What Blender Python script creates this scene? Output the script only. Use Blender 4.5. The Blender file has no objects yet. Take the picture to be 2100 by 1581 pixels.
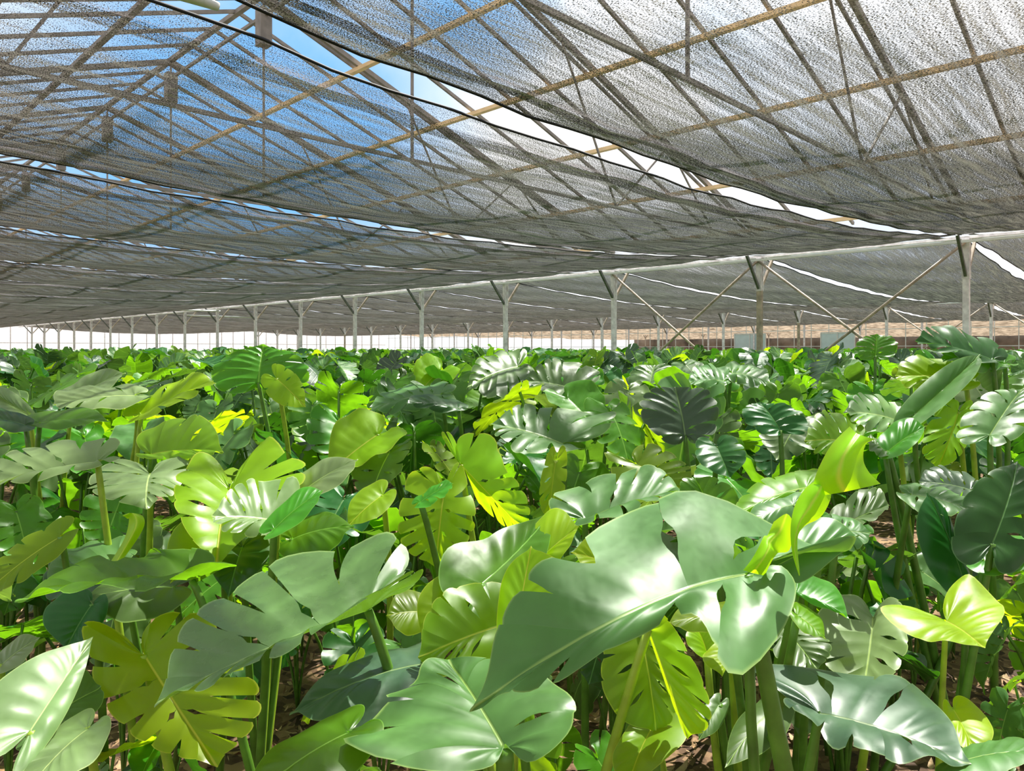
import bpy, math, random
import numpy as np
from mathutils import Vector, Matrix

R = random.Random(7)
SC = bpy.context.scene
COL = SC.collection
H = 1.3                      # eye height
F = 1500.0                   # focal length in pixels of the 2100x1581 frame
HZ = 717.0                   # horizon row
U = Vector((-0.713, 0.701, 0))     # along the post rows (away to the left)
N = Vector((0.701, 0.713, 0))      # across the bays (away to the right)
TOP = H + 2.08               # post tops
D0, D1, D2, D3 = -3.9, 15.46, 35.2, 54.6   # post rows across the bays
U0 = 3.475
SP = 4.0

def px(x, y, z):
    return Vector(((x - 1050) / F * z, z, H + (HZ - y) / F * z))

def P(u, d, h=0.0):
    v = U * u + N * d
    return Vector((v.x, v.y, h))

# ------------------------------------------------------------------ materials
def mat(name):
    m = bpy.data.materials.new(name); m.use_nodes = True
    nt = m.node_tree; nt.nodes.clear()
    out = nt.nodes.new('ShaderNodeOutputMaterial')
    def nd(t, **k):
        n = nt.nodes.new(t)
        for a, b in k.items():
            if a in n.bl_rna.properties: setattr(n, a, b)
            else: n.inputs[a.replace('_', ' ')].default_value = b
        return n
    return m, nt, out, nd

def ramp(nd, pts, interp='LINEAR'):
    r = nd('ShaderNodeValToRGB'); cr = r.color_ramp; cr.interpolation = interp
    while len(cr.elements) < len(pts): cr.elements.new(0.5)
    for e, (p, c) in zip(cr.elements, pts):
        e.position = p; e.color = (*c, 1) if len(c) == 3 else c
    return r

def simple(name, c, rough=0.5, metal=0.0, noise=0.25, scale=6.0, spec=0.5):
    m, nt, out, nd = mat(name); L = nt.links.new
    tc = nd('ShaderNodeTexCoord'); no = nd('ShaderNodeTexNoise'); no.inputs['Scale'].default_value = scale; no.inputs['Detail'].default_value = 4
    L(tc.outputs['Object'], no.inputs['Vector'])
    r = ramp(nd, [(0.3, tuple(x * (1 - noise) for x in c)), (0.7, tuple(min(1, x * (1 + noise)) for x in c))])
    L(no.outputs['Fac'], r.inputs['Fac'])
    b = nd('ShaderNodeBsdfPrincipled'); b.inputs['Roughness'].default_value = rough; b.inputs['Metallic'].default_value = metal
    b.inputs['Specular IOR Level'].default_value = spec
    L(r.outputs['Color'], b.inputs['Base Color']); L(b.outputs[0], out.inputs[0])
    return m

def leaf_mat(name, c, tc_, rough, trans, vein, spec=0.5, wear=0.12):
    m, nt, out, nd = mat(name); L = nt.links.new
    va = nd('ShaderNodeAttribute'); va.attribute_name = 'vein'
    ra = nd('ShaderNodeAttribute'); ra.attribute_name = 'rad'
    ma = nd('ShaderNodeAttribute'); ma.attribute_name = 'mid'
    def mr(src, a, b, lo, hi):
        n = nd('ShaderNodeMapRange'); n.interpolation_type = 'SMOOTHSTEP'
        n.inputs[1].default_value = a; n.inputs[2].default_value = b; n.inputs[3].default_value = lo; n.inputs[4].default_value = hi
        L(src, n.inputs[0]); return n.outputs[0]
    v1 = mr(va.outputs['Fac'], 0.03, 0.16, 0.75, 0.0)
    fade = mr(ra.outputs['Fac'], 0.55, 1.0, 1.0, 0.25)
    mu = nd('ShaderNodeMath', operation='MULTIPLY'); L(v1, mu.inputs[0]); L(fade, mu.inputs[1])
    v2 = mr(ma.outputs['Fac'], 0.008, 0.026, 1.0, 0.0)
    mx = nd('ShaderNodeMath', operation='MAXIMUM'); L(mu.outputs[0], mx.inputs[0]); L(v2, mx.inputs[1])
    edge = mr(ra.outputs['Fac'], 0.965, 1.0, 0.0, 0.8)
    mx2 = nd('ShaderNodeMath', operation='MAXIMUM'); L(mx.outputs[0], mx2.inputs[0]); L(edge, mx2.inputs[1])
    # per-leaf and mottled variation
    oi = nd('ShaderNodeObjectInfo')
    tc = nd('ShaderNodeTexCoord'); no = nd('ShaderNodeTexNoise'); no.inputs['Scale'].default_value = 14; no.inputs['Detail'].default_value = 5
    L(tc.outputs['Object'], no.inputs['Vector'])
    hs = nd('ShaderNodeHueSaturation'); hs.inputs['Color'].default_value = (*c, 1)
    hv = mr(oi.outputs['Random'], 0, 1, 0.48, 0.52); L(hv, hs.inputs['Hue'])
    nv = mr(no.outputs['Fac'], 0.3, 0.7, 1 - wear, 1 + wear)
    ov = nd('ShaderNodeMath', operation='MULTIPLY'); r2 = mr(oi.outputs['Random'], 0, 1, 0.75, 1.25); L(nv, ov.inputs[0]); L(r2, ov.inputs[1])
    L(ov.outputs[0], hs.inputs['Value'])
    mc = nd('ShaderNodeMix', data_type='RGBA'); L(mx2.outputs[0], mc.inputs['Factor']); L(hs.outputs['Color'], mc.inputs[6]); mc.inputs[7].default_value = (*vein, 1)
    b = nd('ShaderNodeBsdfPrincipled'); b.inputs['Specular IOR Level'].default_value = spec
    rv = mr(no.outputs['Fac'], 0.3, 0.7, rough - 0.05, rough + 0.1); L(rv, b.inputs['Roughness'])
    L(mc.outputs[2], b.inputs['Base Color'])
    bp = nd('ShaderNodeBump'); bp.inputs['Strength'].default_value = 0.25; bp.inputs['Distance'].default_value = 0.004
    inv = nd('ShaderNodeMath', operation='SUBTRACT'); inv.inputs[0].default_value = 1.0; L(mx.outputs[0], inv.inputs[1])
    L(inv.outputs[0], bp.inputs['Height']); L(bp.outputs[0], b.inputs['Normal'])
    t = nd('ShaderNodeBsdfTranslucent')
    tv = nd('ShaderNodeMix', data_type='RGBA'); L(mx2.outputs[0], tv.inputs['Factor']); tv.inputs[6].default_value = (*tc_, 1); tv.inputs[7].default_value = (*[min(1, x * 1.5) for x in tc_], 1)
    L(tv.outputs[2], t.inputs['Color'])
    mix = nd('ShaderNodeMixShader'); mix.inputs[0].default_value = trans
    L(b.outputs[0], mix.inputs[1]); L(t.outputs[0], mix.inputs[2]); L(mix.outputs[0], out.inputs[0])
    return m

M = {}
M['lime'] = leaf_mat('lime_leaf', (0.27, 0.47, 0.008), (0.66, 0.95, 0.010), 0.36, 0.55, (0.62, 0.68, 0.10))  # yellow of light shining through is put into the base colour too
M['olive'] = leaf_mat('olive_leaf', (0.17, 0.32, 0.010), (0.50, 0.75, 0.010), 0.38, 0.5, (0.50, 0.55, 0.08))
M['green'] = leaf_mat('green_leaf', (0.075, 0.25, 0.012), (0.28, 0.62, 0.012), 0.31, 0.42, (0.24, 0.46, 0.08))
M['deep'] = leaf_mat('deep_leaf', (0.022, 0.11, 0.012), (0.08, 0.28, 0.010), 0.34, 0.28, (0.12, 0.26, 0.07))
M['sage'] = leaf_mat('sage_leaf', (0.092, 0.188, 0.050), (0.24, 0.50, 0.03), 0.38, 0.27, (0.30, 0.44, 0.13), spec=0.4)  # grey of the reflected sky is put into the base colour
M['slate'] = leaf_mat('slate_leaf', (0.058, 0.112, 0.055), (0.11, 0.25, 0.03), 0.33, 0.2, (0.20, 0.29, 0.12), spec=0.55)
M['gloss'] = leaf_mat('gloss_leaf', (0.105, 0.215, 0.055), (0.26, 0.52, 0.03), 0.25, 0.25, (0.32, 0.47, 0.15), spec=0.9)
M['pale'] = leaf_mat('pale_leaf', (0.20, 0.31, 0.12), (0.38, 0.60, 0.07), 0.33, 0.28, (0.44, 0.56, 0.22), spec=0.6)
M['new'] = leaf_mat('new_leaf', (0.36, 0.61, 0.011), (0.62, 0.92, 0.010), 0.36, 0.5, (0.62, 0.78, 0.12))
M['stem'] = simple('petiole_green', (0.10, 0.22, 0.025), 0.4, 0, 0.3, 20)
M['stemlime'] = simple('petiole_lime', (0.28, 0.40, 0.035), 0.4, 0, 0.25, 20)
M['steel'] = simple('galvanised_steel', (0.84, 0.78, 0.82), 0.45, 0.1, 0.25, 9)
M['rust'] = simple('weathered_steel', (0.44, 0.37, 0.29), 0.55, 0.1, 0.35, 7)
M['darksteel'] = simple('dark_steel', (0.17, 0.18, 0.17), 0.5, 0.2, 0.3, 8)
M['tan'] = simple('tan_purlin', (0.82, 0.60, 0.34), 0.6, 0, 0.12, 5)
M['rafter'] = simple('grey_brown_rafter', (0.25, 0.22, 0.19), 0.6, 0.1, 0.25, 5)
M['cord'] = simple('black_cord', (0.012, 0.012, 0.016), 0.7, 0, 0.2, 20)
M['white'] = simple('white_frame', (0.75, 0.77, 0.76), 0.5, 0, 0.1, 3)
M['darkwall'] = simple('dark_far_wall', (0.26, 0.23, 0.19), 0.9, 0, 0.5, 0.5)
M['bluepanel'] = simple('pale_blue_panel', (0.62, 0.74, 0.76), 0.3, 0, 0.08, 1.5)

def net_mat(name, opac, dark, scale=(150, 95, 1)):
    m, nt, out, nd = mat(name); L = nt.links.new
    uv = nd('ShaderNodeUVMap'); uv.uv_map = 'UVMap'
    mp = nd('ShaderNodeMapping'); mp.inputs['Scale'].default_value = scale
    L(uv.outputs[0], mp.inputs[0])
    no = nd('ShaderNodeTexNoise'); no.inputs['Scale'].default_value = 1.0; no.inputs['Detail'].default_value = 1.5; no.inputs['Roughness'].default_value = 0.6
    L(mp.outputs[0], no.inputs['Vector'])
    mp2 = nd('ShaderNodeMapping'); mp2.inputs['Scale'].default_value = (0.9, 16, 1); L(uv.outputs[0], mp2.inputs[0])
    n2 = nd('ShaderNodeTexNoise'); n2.inputs['Scale'].default_value = 1.0; n2.inputs['Detail'].default_value = 3; L(mp2.outputs[0], n2.inputs['Vector'])
    lw = nd('ShaderNodeLayerWeight'); lw.inputs['Blend'].default_value = 0.5
    # threads lie thicker to the eye at a glancing angle, as any woven cloth does
    fa = nd('ShaderNodeMapRange'); fa.inputs[1].default_value = 0.55; fa.inputs[2].default_value = 0.92; fa.inputs[3].default_value = opac; fa.inputs[4].default_value = 0.97
    L(lw.outputs['Facing'], fa.inputs[0])
    st = nd('ShaderNodeMapRange'); st.inputs[1].default_value = 0.3; st.inputs[2].default_value = 0.7; st.inputs[3].default_value = -0.20; st.inputs[4].default_value = 0.12; L(n2.outputs['Fac'], st.inputs[0])
    ad = nd('ShaderNodeMath', operation='ADD'); L(fa.outputs[0], ad.inputs[0]); L(st.outputs[0], ad.inputs[1])
    # threshold the speckle noise at the wanted opacity
    th = nd('ShaderNodeMapRange'); th.inputs[1].default_value = 0; th.inputs[2].default_value = 1; th.inputs[3].default_value = 0.74; th.inputs[4].default_value = 0.26; L(ad.outputs[0], th.inputs[0])
    df = nd('ShaderNodeMath', operation='SUBTRACT'); L(no.outputs['Fac'], df.inputs[0]); L(th.outputs[0], df.inputs[1])
    sm = nd('ShaderNodeMapRange'); sm.interpolation_type = 'SMOOTHSTEP'; sm.inputs[1].default_value = -0.07; sm.inputs[2].default_value = 0.07; sm.inputs[3].default_value = 0.06; sm.inputs[4].default_value = 1.0; L(df.outputs[0], sm.inputs[0])
    tr = nd('ShaderNodeBsdfTransparent')
    n3 = nd('ShaderNodeTexNoise'); n3.inputs['Scale'].default_value = 1.0; n3.inputs['Detail'].default_value = 2
    mp3 = nd('ShaderNodeMapping'); mp3.inputs['Scale'].default_value = (130, 60, 1); mp3.inputs['Location'].default_value = (7, 3, 0); L(uv.outputs[0], mp3.inputs[0]); L(mp3.outputs[0], n3.inputs['Vector'])
    cr = ramp(nd, [(0.42, dark), (0.66, (0.57, 0.54, 0.56))]); n4 = nd('ShaderNodeMath', operation='ADD'); n5 = nd('ShaderNodeMapRange'); n5.inputs[1].default_value = 0.3; n5.inputs[2].default_value = 0.7; n5.inputs[3].default_value = -0.13; n5.inputs[4].default_value = 0.13
    L(n2.outputs['Fac'], n5.inputs[0]); L(n3.outputs['Fac'], n4.inputs[0]); L(n5.outputs[0], n4.inputs[1]); L(n4.outputs[0], cr.inputs['Fac'])
    di = nd('ShaderNodeBsdfDiffuse'); L(cr.outputs['Color'], di.inputs['Color'])
    tl = nd('ShaderNodeBsdfTranslucent'); L(cr.outputs['Color'], tl.inputs['Color'])
    dm = nd('ShaderNodeMixShader'); dm.inputs[0].default_value = 0.11; L(di.outputs[0], dm.inputs[1]); L(tl.outputs[0], dm.inputs[2])
    mx = nd('ShaderNodeMixShader'); L(sm.outputs[0], mx.inputs[0]); L(tr.outputs[0], mx.inputs[1]); L(dm.outputs[0], mx.inputs[2])
    L(mx.outputs[0], out.inputs[0])
    return m
M['net'] = net_mat('shade_net', 0.41, (0.04, 0.039, 0.038))
M['netdark'] = net_mat('shade_net_fold', 0.55, (0.022, 0.021, 0.02))

def film_mat(name, c, a):
    m, nt, out, nd = mat(name); L = nt.links.new
    tr = nd('ShaderNodeBsdfTransparent'); tl = nd('ShaderNodeBsdfTranslucent'); tl.inputs['Color'].default_value = (*c, 1)
    no = nd('ShaderNodeTexNoise'); no.inputs['Scale'].default_value = 0.6
    mr = nd('ShaderNodeMapRange'); mr.inputs[1].default_value = 0.3; mr.inputs[2].default_value = 0.7; mr.inputs[3].default_value = a * 0.8; mr.inputs[4].default_value = a * 1.2
    L(no.outputs['Fac'], mr.inputs[0])
    mx = nd('ShaderNodeMixShader'); L(mr.outputs[0], mx.inputs[0]); L(tr.outputs[0], mx.inputs[1]); L(tl.outputs[0], mx.inputs[2]); L(mx.outputs[0], out.inputs[0])
    return m
M['film'] = film_mat('clear_film', (0.95, 0.96, 0.96), 0.4)
def tan_mat():
    m, nt, out, nd = mat('tan_screen'); L = nt.links.new
    tc = nd('ShaderNodeTexCoord'); wv = nd('ShaderNodeTexNoise'); wv.inputs['Scale'].default_value = 2.2; wv.inputs['Detail'].default_value = 4
    L(tc.outputs['Object'], wv.inputs['Vector'])
    r = ramp(nd, [(0.35, (0.11, 0.085, 0.06)), (0.6, (0.33, 0.265, 0.20))]); L(wv.outputs['Fac'], r.inputs['Fac'])
    a = nd('ShaderNodeBsdfTranslucent'); b = nd('ShaderNodeBsdfDiffuse'); L(r.outputs['Color'], a.inputs['Color']); L(r.outputs['Color'], b.inputs['Color'])
    mx = nd('ShaderNodeMixShader'); mx.inputs[0].default_value = 0.35; L(a.outputs[0], mx.inputs[1]); L(b.outputs[0], mx.inputs[2]); L(mx.outputs[0], out.inputs[0])
    return m
M['tannet'] = tan_mat()

def ground_mat():
    m, nt, out, nd = mat('soil_and_mulch'); L = nt.links.new
    tc = nd('ShaderNodeTexCoord')
    vo = nd('ShaderNodeTexVoronoi'); vo.inputs['Scale'].default_value = 26; L(tc.outputs['Object'], vo.inputs['Vector'])
    no = nd('ShaderNodeTexNoise'); no.inputs['Scale'].default_value = 9; no.inputs['Detail'].default_value = 6; L(tc.outputs['Object'], no.inputs['Vector'])
    mx = nd('ShaderNodeMix', data_type='RGBA'); mx.inputs['Factor'].default_value = 0.5
    L(vo.outputs['Color'], mx.inputs[6]); L(no.outputs['Color'], mx.inputs[7])
    sp = nd('ShaderNodeSeparateColor'); L(mx.outputs[2], sp.inputs[0])
    r = ramp(nd, [(0.25, (0.05, 0.028, 0.016)), (0.5, (0.17, 0.10, 0.055)), (0.72, (0.34, 0.22, 0.12))]); L(sp.outputs[0], r.inputs['Fac'])
    b = nd('ShaderNodeBsdfPrincipled'); b.inputs['Roughness'].default_value = 0.9; L(r.outputs['Color'], b.inputs['Base Color'])
    bp = nd('ShaderNodeBump'); bp.inputs['Distance'].default_value = 0.02; L(sp.outputs[0], bp.inputs['Height']); L(bp.outputs[0], b.inputs['Normal'])
    L(b.outputs[0], out.inputs[0]); return m
M['ground'] = ground_mat()
for i, c in enumerate([(0.34, 0.21, 0.10), (0.16, 0.08, 0.04), (0.48, 0.34, 0.20), (0.09, 0.05, 0.028)]):
    M['litter%d' % i] = simple('dry_leaf_%d' % i, c, 0.8, 0, 0.35, 30)

# ------------------------------------------------------------------ object helpers
def link(name, data, parent=None, loc=None):
    o = bpy.data.objects.new(name, data); COL.objects.link(o)
    if loc is not None: o.location = loc
    if parent is not None: o.parent = parent
    return o

def tag(o, label=None, cat=None, group=None, kind=None):
    if label: o['label'] = label
    if cat: o['category'] = cat
    if group: o['group'] = group
    if kind: o['kind'] = kind
    return o

class MB:
    """collects boxes and tubes; build() links them as one mesh object"""
    def __init__(s): s.v = []; s.f = []; s.m = []
    def box(s, c, ax, ay, az, mi=0):
        n = len(s.v); c = Vector(c)
        for k in (-1, 1):
            for j, i in ((-1, -1), (-1, 1), (1, 1), (1, -1)):
                s.v.append(c + ax * i + ay * j + az * k)
        s.f += [(n, n+3, n+2, n+1), (n+4, n+5, n+6, n+7), (n, n+1, n+5, n+4), (n+1, n+2, n+6, n+5), (n+2, n+3, n+7, n+6), (n+3, n, n+4, n+7)]
        s.m += [mi] * 6; return s
    def bar(s, a, b, w, h=None, up=Vector((0, 0, 1)), mi=0):
        a = Vector(a); b = Vector(b); d = b - a; L = d.length; d.normalize()
        if abs(d.dot(up)) > 0.98: up = N
        x = d.cross(up).normalized(); y = x.cross(d).normalized()
        return s.box((a + b) / 2, x * (w / 2), d * (L / 2), y * ((h or w) / 2), mi)
    def tube(s, pts, rad, n=8, mi=0):
        pts = [Vector(p) for p in pts]; k0 = len(s.v); m = len(pts)
        rads = rad if isinstance(rad, (list, tuple)) else [rad] * m
        prev = None
        for i, p in enumerate(pts):
            t = (pts[min(i+1, m-1)] - pts[max(i-1, 0)]).normalized()
            if prev is None:
                x = t.cross(Vector((0.3, 0.9, 0.2))).normalized()
            else:
                x = (prev - t * prev.dot(t)).normalized()
            prev = x; y = t.cross(x)
            for j in range(n):
                a = 2 * math.pi * j / n
                s.v.append(p + (x * math.cos(a) + y * math.sin(a)) * rads[i])
        for i in range(m - 1):
            for j in range(n):
                a = k0 + i*n + j; b = k0 + i*n + (j+1) % n
                s.f.append((a, b, b+n, a+n)); s.m.append(mi)
        s.f.append(tuple(k0 + j for j in range(n))[::-1]); s.f.append(tuple(k0 + (m-1)*n + j for j in range(n))); s.m += [mi, mi]
        return s
    def mesh(s, name, mats, org=Vector((0, 0, 0)), smooth=False):
        me = bpy.data.meshes.new(name); me.from_pydata([tuple(Vector(v) - org) for v in s.v], [], s.f)
        for m in (mats if isinstance(mats, (list, tuple)) else [mats]): me.materials.append(m)
        me.polygons.foreach_set('material_index', s.m)
        if smooth: me.polygons.foreach_set('use_smooth', [True] * len(s.f))
        me.update(); return me
    def build(s, name, mats, parent=None, org=Vector((0, 0, 0)), smooth=False, at=None):
        return link(name, s.mesh(name, mats, org, smooth), parent, at)

def wpos(parent):
    p = Vector((0, 0, 0))
    while parent is not None:
        p += parent.location; parent = parent.parent
    return p

def part(mb, name, mats, parent, smooth=False):
    return mb.build(name, mats, parent, org=wpos(parent), smooth=smooth)

def empty(name, loc):
    o = link(name, None); o.location = loc; o.empty_display_size = 0.1; return o

ORD = ['first', 'second', 'third', 'fourth', 'fifth', 'sixth', 'seventh', 'eighth', 'ninth', 'tenth', 'eleventh', 'twelfth', 'thirteenth', 'fourteenth', 'fifteenth', 'sixteenth', 'seventeenth', 'eighteenth', 'nineteenth', 'twentieth',
       'twenty-first', 'twenty-second', 'twenty-third', 'twenty-fourth', 'twenty-fifth', 'twenty-sixth', 'twenty-seventh', 'twenty-eighth', 'twenty-ninth', 'thirtieth']

# ------------------------------------------------------------------ camera, sky, sun
cam = bpy.data.cameras.new('camera'); co = link('camera', cam)
co.location = (0, 0, H); co.rotation_euler = (math.pi / 2, 0, 0)
cam.sensor_width = 36; cam.sensor_fit = 'HORIZONTAL'; cam.lens = 36 * F / 2100
cam.shift_y = -(1581 / 2 - HZ) / 2100
cam.clip_end = 500; cam.clip_start = 0.05
SC.camera = co

def world():
    w = bpy.data.worlds.new('sky'); SC.world = w; w.use_nodes = True
    nt = w.node_tree; nt.nodes.clear(); L = nt.links.new
    def nd(t, **k):
        n = nt.nodes.new(t)
        for a, b in k.items(): setattr(n, a, b)
        return n
    out = nd('ShaderNodeOutputWorld'); bg = nd('ShaderNodeBackground')
    tc = nd('ShaderNodeTexCoord')
    no = nd('ShaderNodeTexNoise'); no.inputs['Scale'].default_value = 2.6; no.inputs['Detail'].default_value = 7; no.inputs['Roughness'].default_value = 0.55
    L(tc.outputs['Generated'], no.inputs['Vector'])
    def spot(v, a, b):
        d = nd('ShaderNodeVectorMath', operation='DOT_PRODUCT'); L(tc.outputs['Generated'], d.inputs[0]); d.inputs[1].default_value = Vector(v).normalized()
        m = nd('ShaderNodeMapRange'); m.inputs[1].default_value = math.cos(math.radians(b)); m.inputs[2].default_value = math.cos(math.radians(a)); L(d.outputs['Value'], m.inputs[0])
        return m.outputs[0]
    s1 = spot((-560, 1500, 400), 2, 21); s2 = spot((-110, 1500, 720), 1, 8)
    mx = nd('ShaderNodeMath', operation='MAXIMUM'); L(s1, mx.inputs[0]); L(s2, mx.inputs[1])
    # blue where the gap in the clouds is, broken by cloud noise
    ad = nd('ShaderNodeMath', operation='ADD'); L(no.outputs['Fac'], ad.inputs[0])
    ms = nd('ShaderNodeMath', operation='MULTIPLY'); L(mx.outputs[0], ms.inputs[0]); ms.inputs[1].default_value = 0.50; L(ms.outputs[0], ad.inputs[1])
    r = nd('ShaderNodeValToRGB'); cr = r.color_ramp
    cr.elements[0].position = 0.42; cr.elements[0].color = (1.0, 1.0, 1.0, 1)
    cr.elements[1].position = 0.98; cr.elements[1].color = (0.22, 0.48, 0.84, 1)
    e = cr.elements.new(0.68); e.color = (0.60, 0.72, 0.88, 1)
    L(ad.outputs[0], r.inputs['Fac'])
    # below the horizon: bright hazy ground outside
    sp = nd('ShaderNodeSeparateXYZ'); L(tc.outputs['Generated'], sp.inputs[0])
    mr = nd('ShaderNodeMapRange'); mr.inputs[1].default_value = -0.06; mr.inputs[2].default_value = 0.0; L(sp.outputs['Z'], mr.inputs[0])
    mc = nd('ShaderNodeMix', data_type='RGBA'); L(mr.outputs[0], mc.inputs['Factor']); mc.inputs[6].default_value = (0.35, 0.34, 0.3, 1)
    hz = nd('ShaderNodeMapRange'); hz.inputs[1].default_value = 0.03; hz.inputs[2].default_value = 0.14; L(sp.outputs['Z'], hz.inputs[0])
    hm = nd('ShaderNodeMix', data_type='RGBA'); L(hz.outputs[0], hm.inputs['Factor']); hm.inputs[6].default_value = (1.0, 1.0, 0.99, 1); L(r.outputs['Color'], hm.inputs[7])
    L(hm.outputs[2], mc.inputs[7])
    L(mc.outputs[2], bg.inputs['Color']); bg.inputs['Strength'].default_value = 1.35
    L(bg.outputs[0], out.inputs[0])
world()
sd = bpy.data.lights.new('sun', 'SUN'); so = link('sun', sd); sd.energy = 11.5; sd.angle = math.radians(0.6); sd.color = (1.0, 0.97, 0.90)
so.location = (0, 0, 20)
sv = Vector((0.42, 0.55, 1.15)).normalized()      # towards the sun: ahead, to the right, high
so.rotation_euler = (-sv).to_track_quat('-Z', 'Y').to_euler()

# ------------------------------------------------------------------ ground
g = MB(); g.box((0, 60, -0.05), Vector((160, 0, 0)), Vector((0, 150, 0)), Vector((0, 0, 0.05)))
tag(g.build('floor', M['ground']), kind='structure')

def litter():
    rr = np.random.RandomState(3); vs = []; fs = []; mi = []
    n = 16000
    for i in range(n):
        z = 1.1 + 8.0 * rr.rand() ** 1.7; x = (rr.rand() * 2 - 1) * (0.75 * z + 0.3)
        a = rr.rand() * 6.283; ln = 0.008 + 0.03 * rr.rand() ** 1.5; wd = ln * (0.12 + 0.5 * rr.rand() ** 2)
        c, s = math.cos(a), math.sin(a); h0 = 0.004 + 0.03 * rr.rand(); k = len(vs); tilt = (rr.rand() - 0.5) * 0.9; cu = (rr.rand()) * 0.5
        for (yy, ww, hh) in ((-1, 0.15, cu), (-0.3, 1, 0), (0.4, 0.8, 0.0), (1, 0.08, cu)):
            for sx in (-1, 1):
                lx, ly = sx * ww * wd, yy * ln
                vs.append((x + lx * c - ly * s, z + lx * s + ly * c, max(0.002, h0 + hh * ln + tilt * ly + abs(sx) * 0.2 * wd * rr.rand())))
        for q in range(3):
            fs.append((k + 2*q, k + 2*q + 1, k + 2*q + 3, k + 2*q + 2)); mi.append(i % 4)
    me = bpy.data.meshes.new('leaf_litter'); me.from_pydata(vs, [], fs)
    for i in range(4): me.materials.append(M['litter%d' % i])
    me.polygons.foreach_set('material_index', mi)
    o = link('leaf_litter', me); tag(o, 'dry brown leaf litter and straw scattered on the soil between the plants', 'leaf litter', kind='stuff')
litter()

# ------------------------------------------------------------------ posts and beams
def post(u, d, label, group, rusty=False, brace=True):
    b = P(u, d); e = empty('support_post', b)
    tag(e, label, 'post', group)
    m = MB(); m.box(b + Vector((0, 0, (TOP - 0.75) / 2)), U * 0.052, N * 0.052, Vector((0, 0, (TOP - 0.75) / 2)))
    part(m, 'shaft', M['rust'] if rusty else M['steel'], e)
    m = MB()
    for s in (-1, 1): m.box(b + N * (0.04 * s) + Vector((0, 0, TOP - 0.40)), U * 0.062, N * 0.018, Vector((0, 0, 0.38)))
    m.box(b + Vector((0, 0, TOP - 0.40)), U * 0.045, N * 0.02, Vector((0, 0, 0.36)))
    part(m, 'head_bracket', M['steel'], e)
    if brace:
        for s, mm in ((-1, 'darksteel'), (1, 'rust')):
            m = MB(); m.bar(b + N * (0.05 * s) + Vector((0, 0, TOP - 0.72)), b + N * (0.62 * s) + Vector((0, 0, TOP - 0.03)), 0.05, 0.06)
            o = part(m, 'knee_brace', M[mm], e)
            o['label'] = 'dark knee brace' if s < 0 else 'tan knee brace'
    return e

def u_of(k): return U0 + SP * k
for k in range(0, 18):
    post(u_of(k), D1, 'grey steel post with knee braces, %s from the right in the front row' % ORD[k], 'posts of the front row', rusty=(k == 1))
for k in range(0, 18):
    post(u_of(k) - 0.45, D2, 'slim grey steel post, %s from the right in the middle row behind' % ORD[k], 'posts of the middle row', rusty=(k % 5 == 3))
for k in range(-1, 18):
    post(u_of(k) - 0.6, D3, 'distant grey steel post, %s from the right along the rear partition' % ORD[k + 1], 'posts of the rear partition', brace=(k % 2 == 0))

def beam(d, lab):
    e = empty('gutter_beam', P(u_of(-3), d, TOP)); tag(e, lab, 'beam', 'gutter beams on the posts')
    m = MB(); m.bar(P(u_of(-3), d, TOP - 0.02), P(u_of(18), d, TOP - 0.02), 0.09, 0.05); part(m, 'gutter', M['steel'], e)
    m = MB(); m.bar(P(u_of(-3), d - 0.12, TOP - 0.10), P(u_of(18), d - 0.12, TOP - 0.10), 0.05, 0.05); part(m, 'lower_rail', M['white'], e)
beam(D1, 'pale steel gutter beam running along the tops of the front row posts')
beam(D2, 'pale steel gutter beam running along the middle row of posts')
beam(D3, 'pale steel gutter beam above the rear partition')

def xbrace(k, d, off, lab, g):
    a, b = u_of(k) + off, u_of(k + 1) + off
    for (p, q, s, w) in ((P(b, d, TOP - 0.12), P(a, d, 0.1), 0.07, 'falling from the'), (P(a, d, TOP - 0.12), P(b, d, 0.1), -0.07, 'rising toward the')):
        m = MB(); m.tube([p - N * 0.09 + N * s * 0.4, q - N * 0.09 + N * s * 0.4], 0.028, 8)
        tag(m.build('diagonal_brace', M['rust'], smooth=True), '%s, %s' % (lab, 'falling rightward' if s > 0 else 'falling leftward'), 'brace', g)
xbrace(0, D1, 0, 'tan diagonal brace tube between first and second front posts', 'diagonal braces between front posts')
xbrace(1, D1, 0, 'tan diagonal brace tube between second and third front posts', 'diagonal braces between front posts')
xbrace(0, D2, -0.45, 'thin tan diagonal brace between middle row posts one and two', 'diagonal braces of the middle row')
xbrace(1, D2, -0.45, 'thin tan diagonal brace between middle row posts two and three', 'diagonal braces of the middle row')

# cross pipe of the far left
m = MB(); m.tube([P(u_of(8) - 0.3, D1 - 14, TOP - 0.28), P(u_of(8) - 0.3, D1, TOP - 0.2)], 0.045, 8)
tag(m.build('cross_pipe', M['white'], smooth=True), 'pale horizontal pipe under the nets, meeting the ninth front post', 'pipe')
m = MB(); m.tube([P(u_of(9) - 0.3, D1, TOP - 0.28), P(u_of(9) - 0.3, D2, TOP - 0.2)], 0.045, 8)
tag(m.build('cross_pipe', M['white'], smooth=True), 'pale horizontal pipe under the nets between front and middle post rows', 'pipe')

# ------------------------------------------------------------------ shade nets
def gapw(i):      # half width of the open gap at post i
    return {0: 0.16, 1: 0.16, 2: 0.15}.get(i, 0.15)

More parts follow.
